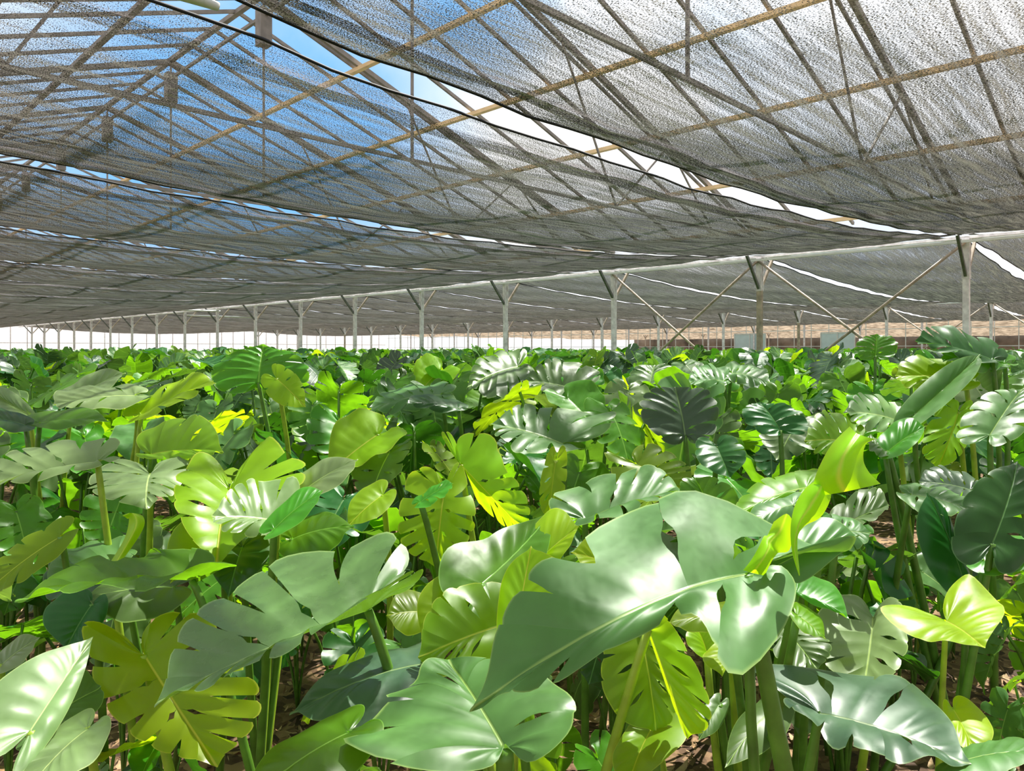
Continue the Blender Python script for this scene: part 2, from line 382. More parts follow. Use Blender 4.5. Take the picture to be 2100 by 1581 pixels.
def net(k, da, db, sag, label, group, seed, fold=True):
    rr = np.random.RandomState(seed); nu, ndv = 14, 44
    span = db - da; ua, ub = u_of(k), u_of(k + 1)
    ph = rr.rand(6) * 6.28
    def pt(t, q, dz=0.0):
        env = 4 * q * (1 - q); ew = 0.25 + 0.75 * min(1, env * 1.6)
        wob = 0.022 * math.sin(q * 31 + ph[0]) + 0.015 * math.sin(q * 73 + ph[1])
        lo = ua + gapw(k) * ew + wob; hi = ub - gapw(k + 1) * ew + 0.022 * math.sin(q * 27 + ph[2]) + 0.014 * math.sin(q * 66 + ph[3])
        u = lo + (hi - lo) * t
        h = TOP - 0.02 - sag * env - 0.10 * 4 * t * (1 - t) * (0.3 + env) + 0.022 * math.sin(q * 40 + t * 9 + ph[4]) * t * (1 - t) * 4 + 0.012 * math.sin(q * 90 + t * 23 + ph[5])
        d = da + 0.2 + (span - 0.68) * q
        return P(u, d, h + dz)
    def sheet(t0, t1, n, dz):
        vs = []; uvs = []
        for j in range(ndv + 1):
            for i in range(n + 1):
                t = t0 + (t1 - t0) * i / n; q = j / ndv
                vs.append(pt(t, q, dz)); uvs.append((q * span, t * SP + seed * 3.7))
        fs = [(j*(n+1)+i, j*(n+1)+i+1, (j+1)*(n+1)+i+1, (j+1)*(n+1)+i) for j in range(ndv) for i in range(n)]
        return vs, uvs, fs
    e = empty('shade_net', P((ua + ub) / 2, (da + db) / 2, TOP - sag)); tag(e, label, 'shade net', group)
    org = Vector(e.location)
    for nm, (t0, t1, n, dz), mm in [('netting', (0, 1, nu, 0), 'net')] + ([('folded_band', (0.045, 0.085, 1, -0.03), 'netdark'), ('hem_band', (0.90, 0.93, 1, -0.03), 'netdark')] if fold else []):
        vs, uvs, fs = sheet(t0, t1, n, dz)
        me = bpy.data.meshes.new(nm); me.from_pydata([tuple(v - org) for v in vs], [], fs)
        uvl = me.uv_layers.new(name='UVMap')
        for lp in me.loops: uvl.data[lp.index].uv = uvs[lp.vertex_index]
        me.polygons.foreach_set('use_smooth', [True] * len(fs)); me.materials.append(M[mm])
        link(nm, me, e)
    for t in (0.0, 1.0):
        m = MB(); m.tube([pt(t, j / ndv) for j in range(ndv + 1)], 0.010 if da == D0 else 0.012, 5)
        part(m, 'edge_cord', M['cord'], e, True)
    return e

for k in range(-4, 18):
    if k < 0: lab = 'grey shade net strip overhead, %s strip nearer than the first front post' % ORD[-k - 1]
    else: lab = 'grey shade net strip of the near bay between %s and %s front posts' % (ORD[k], ORD[k + 1])
    net(k, D0, D1, 0.53, lab, 'shade net strips of the near bay', 100 + k, fold=k < 6)
for k in range(-2, 18):
    if k < 0: lab = 'dark shade net strip beyond the front row, %s one rightward of its first post' % ORD[-k - 1]
    else: lab = 'dark shade net strip beyond the gutter, between %s and %s posts of the front row' % (ORD[k], ORD[k + 1])
    net(k, D1, D2, 0.42, lab, 'shade net strips of the middle bay', 200 + k, fold=False)
for k in range(-2, 18):
    if k < 0: lab = 'distant dark shade net strip, %s one rightward of the first middle row post' % ORD[-k - 1]
    else: lab = 'distant dark shade net strip beyond the middle row, %s leftward from its first post' % ORD[k]
    net(k, D2, D3, 0.36, lab, 'shade net strips of the rear bay', 300 + k, fold=False)

# white rolled edge lying in the nearest gap
m = MB(); m.tube([P(u_of(0) - 0.02, D1 - t, TOP - 0.02 - 0.56 * 4 * (t/19.36) * (1 - t/19.36) + 0.03) for t in (13.95, 14.3, 14.7, 15.2, 15.8)], [0.02, 0.055, 0.06, 0.06, 0.06], 10)
tag(m.build('rolled_sheet', M['white'], smooth=True), 'white rolled plastic edge lying in the widest gap between the overhead nets', 'plastic sheet')

# ------------------------------------------------------------------ roof above the near bay
EAVE, RIDGE, DR = 2.5 + H, 5.9 + H, (D0 + D1) / 2
def slope_h(d): return RIDGE - abs(d - DR) * 0.35
for k in range(-3, 18):
    u = u_of(k); e = empty('roof_truss', P(u, DR, RIDGE)); nm = 'above the %s front post' % ORD[k] if k >= 0 else 'overhead, %s nearer than the first front post' % ORD[-k - 1]
    tag(e, 'brown steel roof truss seen through the netting, %s' % nm, 'roof truss', 'roof trusses of the near bay')
    for (a, lab) in ((D0, 1), (D1, 1)):
        m = MB(); m.bar(P(u, a, slope_h(a)), P(u, DR, RIDGE), 0.07, 0.09); m.bar(P(u + 0.16, a, slope_h(a)), P(u + 0.16, DR, RIDGE), 0.04, 0.05); part(m, 'top_chord', M['rafter'], e)
    m = MB(); m.bar(P(u, D0, EAVE - 0.08), P(u, D1, EAVE - 0.08), 0.035, 0.045); part(m, 'tie_rod', M['rafter'], e)
    m = MB(); m.bar(P(u, DR, RIDGE - 0.1), P(u, DR, EAVE - 0.06), 0.03); part(m, 'king_post', M['rafter'], e)
    m = MB(); m.box(P(u, DR, RIDGE - 0.55), U * 0.10, N * 0.10, Vector((0, 0, 0.30))); part(m, 'gusset_box', M['rafter'], e)
    for s in (-1, 1):
        for (f0, f1) in ((0.30, 0.45), (0.62, 0.45), (0.62, 0.78)):
            m = MB(); d0 = DR + s * 9.68 * f0; d1 = DR + s * 9.68 * f1
            m.bar(P(u, d0, slope_h(d0)), P(u, d1, EAVE - 0.06), 0.028); part(m, 'web_bar', M['rafter'], e)
pd = [9.49 - 1.85, 9.49, 9.49 + 1.85, 9.49 + 3.7, 9.49 + 5.5]
pn = ['closest below the ridge', 'second below the ridge', 'third below the ridge', 'fourth below the ridge', 'lowest by the posts']
for s, side in ((1, 'far slope'), (-1, 'near slope')):
    for d, nm in zip(pd, pn):
        dd = DR + s * (d - DR)
        m = MB(); m.bar(P(u_of(-4), dd, slope_h(dd) - 0.08), P(u_of(18), dd, slope_h(dd) - 0.08), 0.10, 0.07)
        tag(m.build('roof_purlin', M['tan'] if s > 0 else M['rafter']), '%s roof purlin on the %s, %s' % ('tan' if s > 0 else 'brown', side, nm), 'purlin', 'roof purlins of the near bay')
m = MB(); m.bar(P(u_of(-4), DR, RIDGE + 0.02), P(u_of(18), DR, RIDGE + 0.02), 0.09, 0.08)
m.bar(P(u_of(-4), DR, RIDGE - 0.35), P(u_of(18), DR, RIDGE - 0.35), 0.05, 0.05)
tag(m.build('ridge_beam', M['rafter']), 'brown ridge beam at the top of the roof above the nets', 'beam')
ce = empty('ceiling', P(u_of(7), DR, RIDGE)); tag(ce, kind='structure')
cnt = 0
for i in range(-14, 70):
    u = U0 + i * 1.0
    if abs((i % 4)) < 0.01: continue
    for a in (D1, D0):
        if a == D0 and i > 45: continue
        if cnt >= 98: break
        m = MB(); m.bar(P(u, a, slope_h(a) + 0.05), P(u, DR, RIDGE + 0.05), 0.045, 0.06); part(m, 'glazing_bar', M['rafter'], ce); cnt += 1

# ------------------------------------------------------------------ end wall, partition, far bay
UE = u_of(18) + 0.6
m = MB()
d = D0
while d < D3 + 0.1:
    m.bar(P(UE, d, 0), P(UE, d, TOP), 0.06, 0.06); d += 1.25
for h in (0.5, 1.9, TOP): m.bar(P(UE, D0, h), P(UE, D3, h), 0.05, 0.05)
m.box(P(UE + 0.05, (D0 + D3) / 2, TOP / 2), N * ((D3 - D0) / 2), U * 0.004, Vector((0, 0, TOP / 2)), mi=1)
tag(m.build('wall_left', [M['steel'], M['film']]), kind='structure')

m = MB(); u = u_of(-5); i = 0
while u < UE:
    m.bar(P(u, D3 + 0.3, 0), P(u, D3 + 0.3, TOP - (0.0 if i % 4 else 0)), 0.045, 0.045); u += 1.3; i += 1
for h in (0.55, 1.55, 2.75): m.bar(P(u_of(-5), D3 + 0.3, h), P(UE, D3 + 0.3, h), 0.05, 0.05)
tag(m.build('wall_rear', M['white']), kind='structure')
for i, (uu, w) in enumerate(((u_of(6) - 0.2, 2.6), (u_of(4) + 1.0, 2.4))):
    de = empty('door_%d' % (i + 1), P(uu, D3 + 0.1, 0)); tag(de, kind='structure')
    for s in (-1, 1):
        m = MB(); m.box(P(uu + s * w / 4, D3 + 0.1, 1.25), U * (w / 4 - 0.05), N * 0.02, Vector((0, 0, 1.25))); part(m, 'door_panel', M['bluepanel'], de)
    m = MB()
    for s in (-1, 0, 1): m.bar(P(uu + s * w / 2, D3 + 0.1, 0), P(uu + s * w / 2, D3 + 0.1, 2.55), 0.08)
    m.bar(P(uu - w / 2, D3 + 0.1, 2.55), P(uu + w / 2, D3 + 0.1, 2.55), 0.08); part(m, 'door_frame', M['white'], de)
# tan screens over the house beyond the partition
for j in range(5):
    vs = []; fs = []; da = D3 + 0.6 + j * 10.5; n = 60
    for q in range(11):
        for i in range(n + 1):
            t = q / 10
            vs.append(P(u_of(-8) + i * (UE - u_of(-8)) / n, da + 10.1 * t, TOP + 0.1 - 0.5 * 4 * t * (1 - t) + 0.05 * math.sin(i * 1.9 + q * 2.0 + j)))
    fs = [(q*(n+1)+i, q*(n+1)+i+1, (q+1)*(n+1)+i+1, (q+1)*(n+1)+i) for q in range(10) for i in range(n)]
    me = bpy.data.meshes.new('tan_screen'); me.from_pydata([tuple(v) for v in vs], [], fs); me.materials.append(M['tannet'])
    tag(link('tan_screen', me), 'tan shade screen over the house beyond the partition, %s behind it' % ORD[j], 'shade screen', 'tan screens beyond the partition')
m = MB(); m.box(P((u_of(-10) + UE) / 2, D3 + 54, 1.6), U * ((UE - u_of(-10)) / 2), N * 0.1, Vector((0, 0, 1.6)))
tag(m.build('wall_back', M['darkwall']), kind='structure')
for j in range(10):
    uu = -20 + j * 8.0
    b = P(uu, D3 + 22, 0)
    e = empty('support_post', b); tag(e, 'thin pale post in the tan screened house, %s from the right' % ORD[j], 'post', 'posts of the tan screened house')
    m = MB(); m.bar(b, b + Vector((0, 0, TOP)), 0.09); part(m, 'shaft', M['white'], e)
    for s in (-1, 1):
        m = MB(); m.bar(b + Vector((0, 0, TOP - 0.7)), b + N * (0.7 * s) + Vector((0, 0, TOP)), 0.05); part(m, 'knee_brace', M['rust'], e)

# ------------------------------------------------------------------ leaves
OUT = np.array([(0.02, -0.04), (0.13, -0.20), (0.37, -0.31), (0.68, -0.27), (0.91, -0.04), (1.0, 0.24), (0.94, 0.48), (0.75, 0.70), (0.46, 0.87), (0.17, 0.97), (0.0, 1.06)])
HEART = np.array([(0.02, -0.04), (0.15, -0.24), (0.42, -0.34), (0.76, -0.26), (0.97, 0.0), (1.0, 0.25), (0.86, 0.50), (0.62, 0.70), (0.34, 0.86), (0.10, 0.98), (0.0, 1.06)])
def catmull(C, a):
    n = len(C) - 1; x = np.clip(a, 0, 1) * n; i = np.minimum(x.astype(int), n - 1); t = (x - i)[..., None]
    g = lambda k: C[np.clip(k, 0, n)]
    p0, p1, p2, p3 = g(i - 1), g(i), g(i + 1), g(i + 2)
    return 0.5 * (2*p1 + (p2 - p0)*t + (2*p0 - 5*p1 + 4*p2 - p3)*t*t + (3*p1 - p0 - 3*p2 + p3)*t**3)

LANES = [0, 0.15, 0.29, 0.41, 0.52, 0.62, 0.71, 0.80, 0.89, 1.0]
def leaf2d(kind, seed, nc=4, nr=9, sw=1.0):
    """flat leaf: x -1..1 across, y -0.3..1 from the sinus to the tip; returns xy, vein, rad, faces"""
    rr = np.random.RandomState(seed); V = []; A = []; F_ = []; key = {}
    C = HEART if kind == 'heart' else OUT
    r = np.linspace(0, 1, nr) ** 0.9
    for side in (-1, 1):
        jit = rr.uniform(-0.012, 0.012, len(LANES)); jit[0] = jit[-1] = 0
        B = np.array(LANES) + jit
        gaps = []
        for i in range(len(B)):
            gp = np.zeros(nr)
            if 0 < i < len(B) - 1:
                if kind == 'deepsplit' and 2 <= i <= 7 and rr.rand() < 0.97:
                    rs = rr.uniform(0.38, 0.58); w = sw * rr.uniform(0.008, 0.016)
                    gp = w * np.clip((r - rs) / (1 - rs), 0, 1) ** 0.55
                    if i in (4, 6): gp = gp + 0.015 * np.clip(np.sin(np.pi * (r - 0.10) / 0.20), 0, 1) * (r > 0.10) * (r < 0.30)
                elif kind == 'split' and 2 <= i <= 7 and rr.rand() < 0.85:
                    rs = rr.uniform(0.40, 0.66); w = sw * rr.uniform(0.006, 0.015)
                    gp = w * np.clip((r - rs) / (1 - rs), 0, 1) ** 0.55
                    if rr.rand() < 0.55: gp = gp + 0.017 * np.clip(np.sin(np.pi * (r - 0.10) / 0.20), 0, 1) * (r > 0.10) * (r < 0.30)
                elif kind == 'mid' and 3 <= i <= 6 and rr.rand() < 0.45:
                    rs = rr.uniform(0.55, 0.80); w = sw * rr.uniform(0.006, 0.013)
                    gp = w * np.clip((r - rs) / (1 - rs), 0, 1) ** 0.55
                elif kind == 'mid' and 3 <= i <= 6 and rr.rand() < 0.5:
                    gp = 0.014 * np.clip(np.sin(np.pi * (r - 0.25) / 0.4), 0, 1) * (r > 0.25) * (r < 0.65)
            gaps.append(gp)
        for i in range(len(B) - 1):
            t = np.linspace(0, 1, nc + 1)[:, None]
            lo = B[i] + gaps[i]; hi = B[i+1] - gaps[i+1]
            a = lo[None, :] + (hi - lo)[None, :] * t
            sl = max(gaps[i][-1], gaps[i+1][-1])
            cr = 0.055 if sl > 0.005 else 0.0
            re = r[None, :] * (1 - cr * np.abs(2*t - 1) ** 3 * r[None, :] ** 2)
            E = catmull(C, a)
            my = np.where(a < 0.33, 0.0, 0.96 * ((np.clip(a, 0.33, 1) - 0.33) / 0.67) ** 1.05)
            Mx = np.stack([np.zeros_like(a), my], -1)
            Cc = (Mx + E) / 2 + np.stack([np.zeros_like(a), 0.05 * np.ones_like(a)], -1)
            R_ = re[..., None]
            Pp = (1-R_)**2 * Mx + 2*R_*(1-R_) * Cc + R_**2 * E
            Pp[:, 0, :] = Mx[:, 0, :]
            vv = np.abs(2*t - 1) * np.ones_like(a)
            idx = np.zeros((nc + 1, nr), int)
            for c in range(nc + 1):
                for q in range(nr):
                    x, y = side * Pp[c, q, 0], Pp[c, q, 1]
                    kx = (round(x, 4), round(y, 4))
                    if kx in key: idx[c, q] = key[kx]
                    else:
                        key[kx] = idx[c, q] = len(V); V.append((x, y)); A.append((vv[c, 0], r[q]))
            for c in range(nc):
                for q in range(nr - 1):
                    f = [idx[c, q], idx[c+1, q], idx[c+1, q+1], idx[c, q+1]]
                    if side < 0: f = f[::-1]
                    g_ = []
                    for k in f:
                        if k not in g_: g_.append(int(k))
                    if len(g_) >= 3: F_.append(tuple(g_))
    return np.array(V), np.array(A), F_

def leaf_mesh(name, xyz, A, faces, xabs):
    me = bpy.data.meshes.new(name); me.from_pydata([tuple(p) for p in xyz], [], faces)
    for nm, arr in (('vein', A[:, 0]), ('rad', A[:, 1]), ('mid', xabs)):
        at = me.attributes.new(nm, 'FLOAT', 'POINT'); at.data.foreach_set('value', np.ascontiguousarray(arr, dtype=np.float32))
    me.polygons.foreach_set('use_smooth', [True] * len(faces)); me.materials.append(None); me.update()
    return me

def set_mat(o, m):
    o.material_slots[0].link = 'OBJECT'; o.material_slots[0].material = m

def bez(a, b, c, n=8):
    return [a * ((1-t)**2) + b * (2*t*(1-t)) + c * (t*t) for t in [i / n for i in range(n + 1)]]

# ---- the plants that stand close to the camera, each leaf where the photo shows it
PL = {}      # plant key -> dict(base, label, leaves)
def hero(plant, kind, tone, J, T, A, B, Ab=None, Bb=None, Af=None, Bf=None, pet=None, arch=0.05, droop=0.05, wave=0.012, w=1.0, stem=None, thick=0.008, sw=1.0):
    PL.setdefault(plant, dict(label=None, leaves=[]))['leaves'].append(dict(kind=kind, tone=tone, J=J, T=T, A=A, B=B, Ab=Ab, Bb=Bb, Af=Af, Bf=Bf, pet=pet, arch=arch, droop=droop, wave=wave, stem=stem, thick=thick, sw=sw))
def plant(key, label): PL.setdefault(key, dict(label=None, leaves=[]))['label'] = label

# big leaf in front
plant('big', 'huge grey-green monstera leaf on a thick stalk with a twisted lime new leaf above it')
hero('big', 'mid', 'sage', (1530, 1178, 1.0), (1003, 1432, 0.80), (1385, 1026, 1.16), (1395, 1285, 0.90), Ab=(1748, 1128, 1.10), Bb=(1552, 1366, 0.84), Af=(1095, 1205, 0.98), Bf=(1150, 1432, 0.82), pet=(1612, 1600), arch=0.07, droop=0.03, thick=0.0125, sw=1.8)
hero('big', 'heart', 'sage', (1550, 1186, 1.07), (1752, 1102, 1.13), (1625, 1085, 1.16), (1650, 1200, 1.06), Bb=(1590, 1196, 1.05), arch=0.06)  # added blade standing in for the far basal lobe of the huge leaf
plant('gloss', 'glossy mid-green split leaf tilting down to the left, left of the centre')
hero('gloss', 'deepsplit', 'gloss', (755, 1252, 1.36), (345, 1434, 1.14), (560, 1163, 1.52), (655, 1305, 1.22), Ab=(790, 1098, 1.56), Bb=(838, 1172, 1.28), Af=(415, 1265, 1.36), Bf=(480, 1402, 1.14), pet=(812, 1380), arch=0.03, droop=0.03, thick=0.010, sw=0.75)
plant('under', 'lime backlit split leaf hanging under the glossy leaf, facing the camera')
hero('under', 'deepsplit', 'lime', (295, 1343, 1.52), (437, 1560, 1.40), (512, 1375, 1.50), (212, 1440, 1.46), Ab=(425, 1262, 1.56), Bb=(168, 1297, 1.52), pet=(352, 1600), arch=0.02, thick=0.010)
plant('edgepale', 'whitish green leaf pair at the left frame edge, low down')
hero('edgepale', 'heart', 'pale', (62, 1500, 1.2), (185, 1315, 1.38), (128, 1478, 1.24), (-25, 1420, 1.22), pet=(78, 1600), arch=0.03)
hero('edgepale', 'mid', 'sage', (58, 1505, 1.32), (200, 1415, 1.45), (165, 1492, 1.35), (110, 1400, 1.42))
plant('cornerpale', 'small pale heart leaf lowest at the left corner')
hero('cornerpale', 'heart', 'pale', (180, 1495, 1.24), (55, 1625, 1.1), (85, 1525, 1.24), (178, 1580, 1.14))
plant('tinypale', 'tiny whitish young leaf at the left edge above the pale leaf pair')
hero('tinypale', 'heart', 'pale', (5, 1362, 1.4), (78, 1310, 1.42), (32, 1312, 1.44), (52, 1356, 1.38))
plant('flatgreen', 'flat bright green leaf seen edge on with a rolled young leaf, left side')
hero('flatgreen', 'mid', 'green', (393, 1190, 1.6), (52, 1230, 1.46), (285, 1148, 1.74), (285, 1218, 1.44), Ab=(345, 1126, 1.68), Bb=(447, 1160, 1.54), pet=(445, 1270), arch=0.05)
plant('twoduns', 'two dull grey leaves lying low behind the flat green leaf')
hero('twoduns', 'mid', 'sage', (245, 1140, 1.95), (100, 1198, 1.8), (165, 1122, 2.0), (195, 1182, 1.8))
hero('twoduns', 'heart', 'sage', (355, 1205, 1.78), (180, 1228, 1.7), (275, 1200, 1.9), (260, 1282, 1.66))
plant('darklow', 'dark green heart leaf in shade below the flat green leaf')
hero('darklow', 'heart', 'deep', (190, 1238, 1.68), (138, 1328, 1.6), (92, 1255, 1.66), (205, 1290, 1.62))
plant('yellowfold', 'yellow-green folded leaf drooping at the left edge')
hero('yellowfold', 'mid', 'olive', (125, 1100, 1.8), (-20, 1208, 1.72), (50, 1108, 1.8), (75, 1178, 1.74))
plant('shine', 'shining lime leaf with two raised lobes, left of the centre')
hero('shine', 'mid', 'lime', (472, 1005, 2.0), (445, 1160, 1.72), (634, 968, 2.0), (364, 992, 1.94), Ab=(560, 902, 2.16), Bb=(398, 940, 2.08), arch=0.05)
hero('shine', 'heart', 'olive', (450, 1080, 1.95), (355, 1190, 1.8), (360, 1085, 1.9), (450, 1150, 1.86))
plant('greystar', 'grey split leaf with one small bright green fold, below the shining lime leaf')
hero('greystar', 'deepsplit', 'pale', (570, 1070, 1.78), (440, 1062, 1.68), (530, 988, 1.86), (495, 1102, 1.66), Ab=(610, 985, 1.88), pet=(562, 1180))
hero('greystar', 'heart', 'green', (562, 1085, 1.66), (658, 1010, 1.76), (598, 1020, 1.76), (632, 1060, 1.64), pet=(560, 1170))
hero('greystar', 'heart', 'pale', (615, 1012, 1.97), (728, 946, 2.02), (640, 960, 2.06), (704, 992, 1.9))
hero('greystar', 'heart', 'green', (600, 1105, 1.8), (720, 1080, 1.75), (640, 1060, 1.9), (660, 1150, 1.7))
plant('darkshine', 'dark glossy leaf hanging beneath the grey split leaf')
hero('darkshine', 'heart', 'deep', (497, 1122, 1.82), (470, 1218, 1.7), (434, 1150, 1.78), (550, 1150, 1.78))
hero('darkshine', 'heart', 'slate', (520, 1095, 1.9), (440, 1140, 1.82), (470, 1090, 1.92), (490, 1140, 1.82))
plant('ypair', 'yellow backlit split leaf hanging vertically, left of the centre stalks')
hero('ypair', 'deepsplit', 'lime', (912, 1005, 2.06), (895, 1155, 1.98), (978, 1060, 2.02), (818, 1062, 2.02), Ab=(952, 958, 2.12), Bb=(838, 972, 2.1), pet=(930, 1140))
hero('ypair', 'mid', 'green', (862, 1030, 1.9), (926, 994, 1.94), (885, 1002, 1.96), (902, 1028, 1.86), pet=(906, 1155))
plant('ytwist', 'yellow split leaf turned on edge with upright top lobes, in the centre')
hero('ytwist', 'deepsplit', 'lime', (945, 953, 2.18), (1076, 1090, 2.06), (1042, 965, 2.14), (985, 1035, 2.2), Ab=(1000, 888, 2.24), Bb=(922, 886, 2.24), pet=(978, 1160), arch=0.03)
plant('vcurl', 'bright green cupped leaf with upturned sides beside the huge leaf')
hero('vcurl', 'heart', 'green', (988, 1198, 1.56), (1128, 1055, 1.78), (1005, 1095, 1.72), (1085, 1190, 1.52), Ab=(908, 1142, 1.62), Bb=(1020, 1255, 1.48), arch=-0.03, droop=-0.05)
hero('vcurl', 'heart', 'new', (1085, 1170, 1.66), (1182, 1085, 1.72), (1120, 1055, 1.78), (1150, 1150, 1.66))
plant('olivefan', 'olive fan leaf with one long hole, between the glossy leaf and huge leaf')
hero('olivefan', 'mid', 'olive', (1045, 1278, 1.42), (868, 1345, 1.34), (942, 1203, 1.46), (962, 1380, 1.32), pet=(1052, 1340))
hero('olivefan', 'heart', 'lime', (940, 1215, 1.58), (868, 1305, 1.5), (868, 1210, 1.58), (935, 1280, 1.52))
plant('olivelobe', 'rounded olive leaf in shade touching the tip side of the glossy leaf')
hero('olivelobe', 'heart', 'olive', (868, 1255, 1.62), (796, 1262, 1.58), (830, 1212, 1.66), (835, 1305, 1.56))
plant('ycup', 'pale yellow cupped leaf right against the huge leaf edge')
hero('ycup', 'heart', 'lime', (1060, 1292, 1.32), (1088, 1128, 1.42), (1028, 1200, 1.36), (1172, 1190, 1.32), arch=-0.03, droop=-0.06)
plant('ybehind', 'lime rounded leaf peeping out above the huge leaf')
hero('ybehind', 'heart', 'lime', (1295, 1175, 1.55), (1178, 1135, 1.5), (1240, 1100, 1.58), (1225, 1190, 1.48))
plant('shade', 'dark grey-green heart leaf in shadow under the glossy leaf')
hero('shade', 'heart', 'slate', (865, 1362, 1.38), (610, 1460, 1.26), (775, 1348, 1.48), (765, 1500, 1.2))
plant('muted', 'dusty grey-green split leaf with a thick stalk, lowest in the centre')
hero('muted', 'mid', 'sage', (1035, 1535, 1.06), (925, 1365, 1.26), (785, 1452, 1.16), (1172, 1442, 1.12), Ab=(715, 1548, 1.02), Bb=(1180, 1480, 1.06), Af=(860, 1395, 1.22), Bf=(1080, 1370, 1.22), pet=(1037, 1640), thick=0.0155, arch=0.03)  # its grey is only the colour of the sage material
plant('heart', 'lime heart leaf on a thin stalk lit clearly on the right')
hero('heart', 'heart', 'new', (1940, 1274, 1.45), (2016, 1328, 1.34), (2055, 1245, 1.46), (1880, 1314, 1.38), Ab=(1980, 1186, 1.56), Bb=(1812, 1252, 1.46), pet=(1930, 1470), thick=0.006)
plant('chalk', 'chalky pale lobed leaf with a shadow on it under the lime heart leaf')
hero('chalk', 'mid', 'pale', (1790, 1268, 1.62), (1770, 1418, 1.44), (1662, 1290, 1.56), (1860, 1318, 1.5), arch=0.03)
plant('slate', 'dark bluish-grey leaf with pointed tip, lowest on the right')
hero('slate', 'mid', 'slate', (1680, 1464, 1.16), (1972, 1566, 1.04), (1795, 1388, 1.3), (1735, 1548, 1.04), Ab=(1540, 1372, 1.28), Bb=(1640, 1480, 1.12), Af=(1905, 1445, 1.22), pet=(1662, 1560), arch=0.05)
plant('brightheart', 'bright lime small heart leaf right of the dark bluish-grey leaf')
hero('brightheart', 'heart', 'new', (1955, 1455, 1.32), (2002, 1552, 1.22), (2033, 1490, 1.28), (1952, 1512, 1.26))
plant('cornersage', 'grey-green leaf cut by the frame at the lower right corner')
hero('cornersage', 'heart', 'sage', (1970, 1562, 1.06), (2145, 1545, 1.05), (2035, 1528, 1.16), (2040, 1605, 1.0))
plant('darkright', 'dark green upright split leaves at the right edge')
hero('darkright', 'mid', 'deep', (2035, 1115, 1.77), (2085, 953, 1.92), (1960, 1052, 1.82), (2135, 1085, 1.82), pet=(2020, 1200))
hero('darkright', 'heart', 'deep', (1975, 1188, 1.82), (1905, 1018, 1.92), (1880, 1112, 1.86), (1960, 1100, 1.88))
hero('darkright', 'heart', 'green', (2018, 1150, 1.82), (2150, 1140, 1.8), (2060, 1102, 1.92), (2075, 1180, 1.74))
plant('wing', 'grey-green pointed leaf behind the twisted lime leaf')
hero('wing', 'mid', 'sage', (1718, 1085, 1.72), (1818, 1040, 1.76), (1758, 1012, 1.82), (1778, 1078, 1.66))
hero('wing', 'mid', 'sage', (1690, 1092, 1.64), (1782, 1094, 1.6), (1700, 1058, 1.7), (1735, 1135, 1.58))
plant('mauve', 'dull grey leaf with mauve sheen lying flat beside tall stalks on the right')
hero('mauve', 'mid', 'sage', (1868, 1015, 2.02), (1988, 1046, 1.92), (1922, 1003, 2.08), (1910, 1058, 1.9))
hero('mauve', 'split', 'slate', (1990, 1005, 2.2), (1888, 990, 2.2), (1940, 962, 2.3), (1940, 1030, 2.1))
plant('olivepair', 'yellow-green narrow leaf above a grey one, left of the twisted lime leaf')
hero('olivepair', 'mid', 'olive', (1655, 1000, 1.92), (1503, 1062, 1.8), (1590, 982, 1.98), (1590, 1042, 1.84))
hero('olivepair', 'heart', 'sage', (1628, 1035, 1.82), (1533, 1078, 1.74), (1572, 1028, 1.86), (1600, 1084, 1.76))
plant('wavygreen', 'wavy mid-green split leaf just above the top of the huge leaf')
hero('wavygreen', 'mid', 'green', (1470, 1078, 1.92), (1425, 982, 2.0), (1398, 1025, 1.96), (1516, 1025, 1.92))
plant('sagesplit', 'grey-green split leaf with clear veins above the lime rounded leaf')
hero('sagesplit', 'deepsplit', 'sage', (1200, 1066, 2.02), (1395, 1012, 2.08), (1265, 975, 2.22), (1272, 1066, 1.9), Ab=(1142, 1012, 2.12), Bb=(1190, 1078, 1.9), pet=(1200, 1120))
plant('olivesplit', 'olive yellow split leaf facing the camera, behind the veined grey-green leaf')
hero('olivesplit', 'deepsplit', 'olive', (1305, 952, 2.32), (1402, 1008, 2.22), (1388, 940, 2.32), (1268, 1000, 2.26), Ab=(1342, 912, 2.38), Bb=(1238, 930, 2.34))
plant('greyholes', 'broad grey split leaf with rows of holes, lying flat in the centre')
hero('greyholes', 'deepsplit', 'sage', (1155, 912, 2.68), (1013, 873, 2.72), (1140, 843, 2.9), (1078, 938, 2.5), Ab=(1264, 853, 2.86), Bb=(1180, 926, 2.55), pet=(1157, 980))
plant('greyfan', 'upright dark grey fan leaf facing the camera, right of the centre')
hero('greyfan', 'split', 'slate', (1405, 893, 2.92), (1385, 800, 3.04), (1310, 842, 2.96), (1472, 836, 2.96), pet=(1412, 970))
hero('greyfan', 'mid', 'deep', (1470, 915, 2.66), (1497, 978, 2.54), (1528, 922, 2.6), (1428, 938, 2.6))
plant('tallgreen', 'tall mid-green split leaf raised above its neighbours, left of the centre')
hero('tallgreen', 'split', 'green', (530, 785, 3.6), (540, 712, 3.72), (434, 768, 3.6), (636, 768, 3.6), pet=(545, 850))
hero('tallgreen', 'mid', 'lime', (567, 776, 3.35), (624, 832, 3.24), (604, 766, 3.36), (556, 818, 3.28), pet=(600, 930))
plant('olivebroad', 'broad olive leaf rising over a pale split leaf on the left')
hero('olivebroad', 'mid', 'olive', (310, 932, 2.5), (450, 928, 2.4), (385, 858, 2.62), (388, 948, 2.36))
hero('olivebroad', 'split', 'pale', (308, 972, 2.3), (300, 1038, 2.08), (180, 1000, 2.26), (370, 1000, 2.26), Bb=(410, 932, 2.42), Ab=(210, 955, 2.4))
plant('longpale', 'long pale shining split leaf reaching out to the left edge')
hero('longpale', 'deepsplit', 'pale', (200, 948, 2.0), (-35, 1005, 1.9), (100, 915, 2.1), (80, 992, 1.9), pet=(225, 1140))
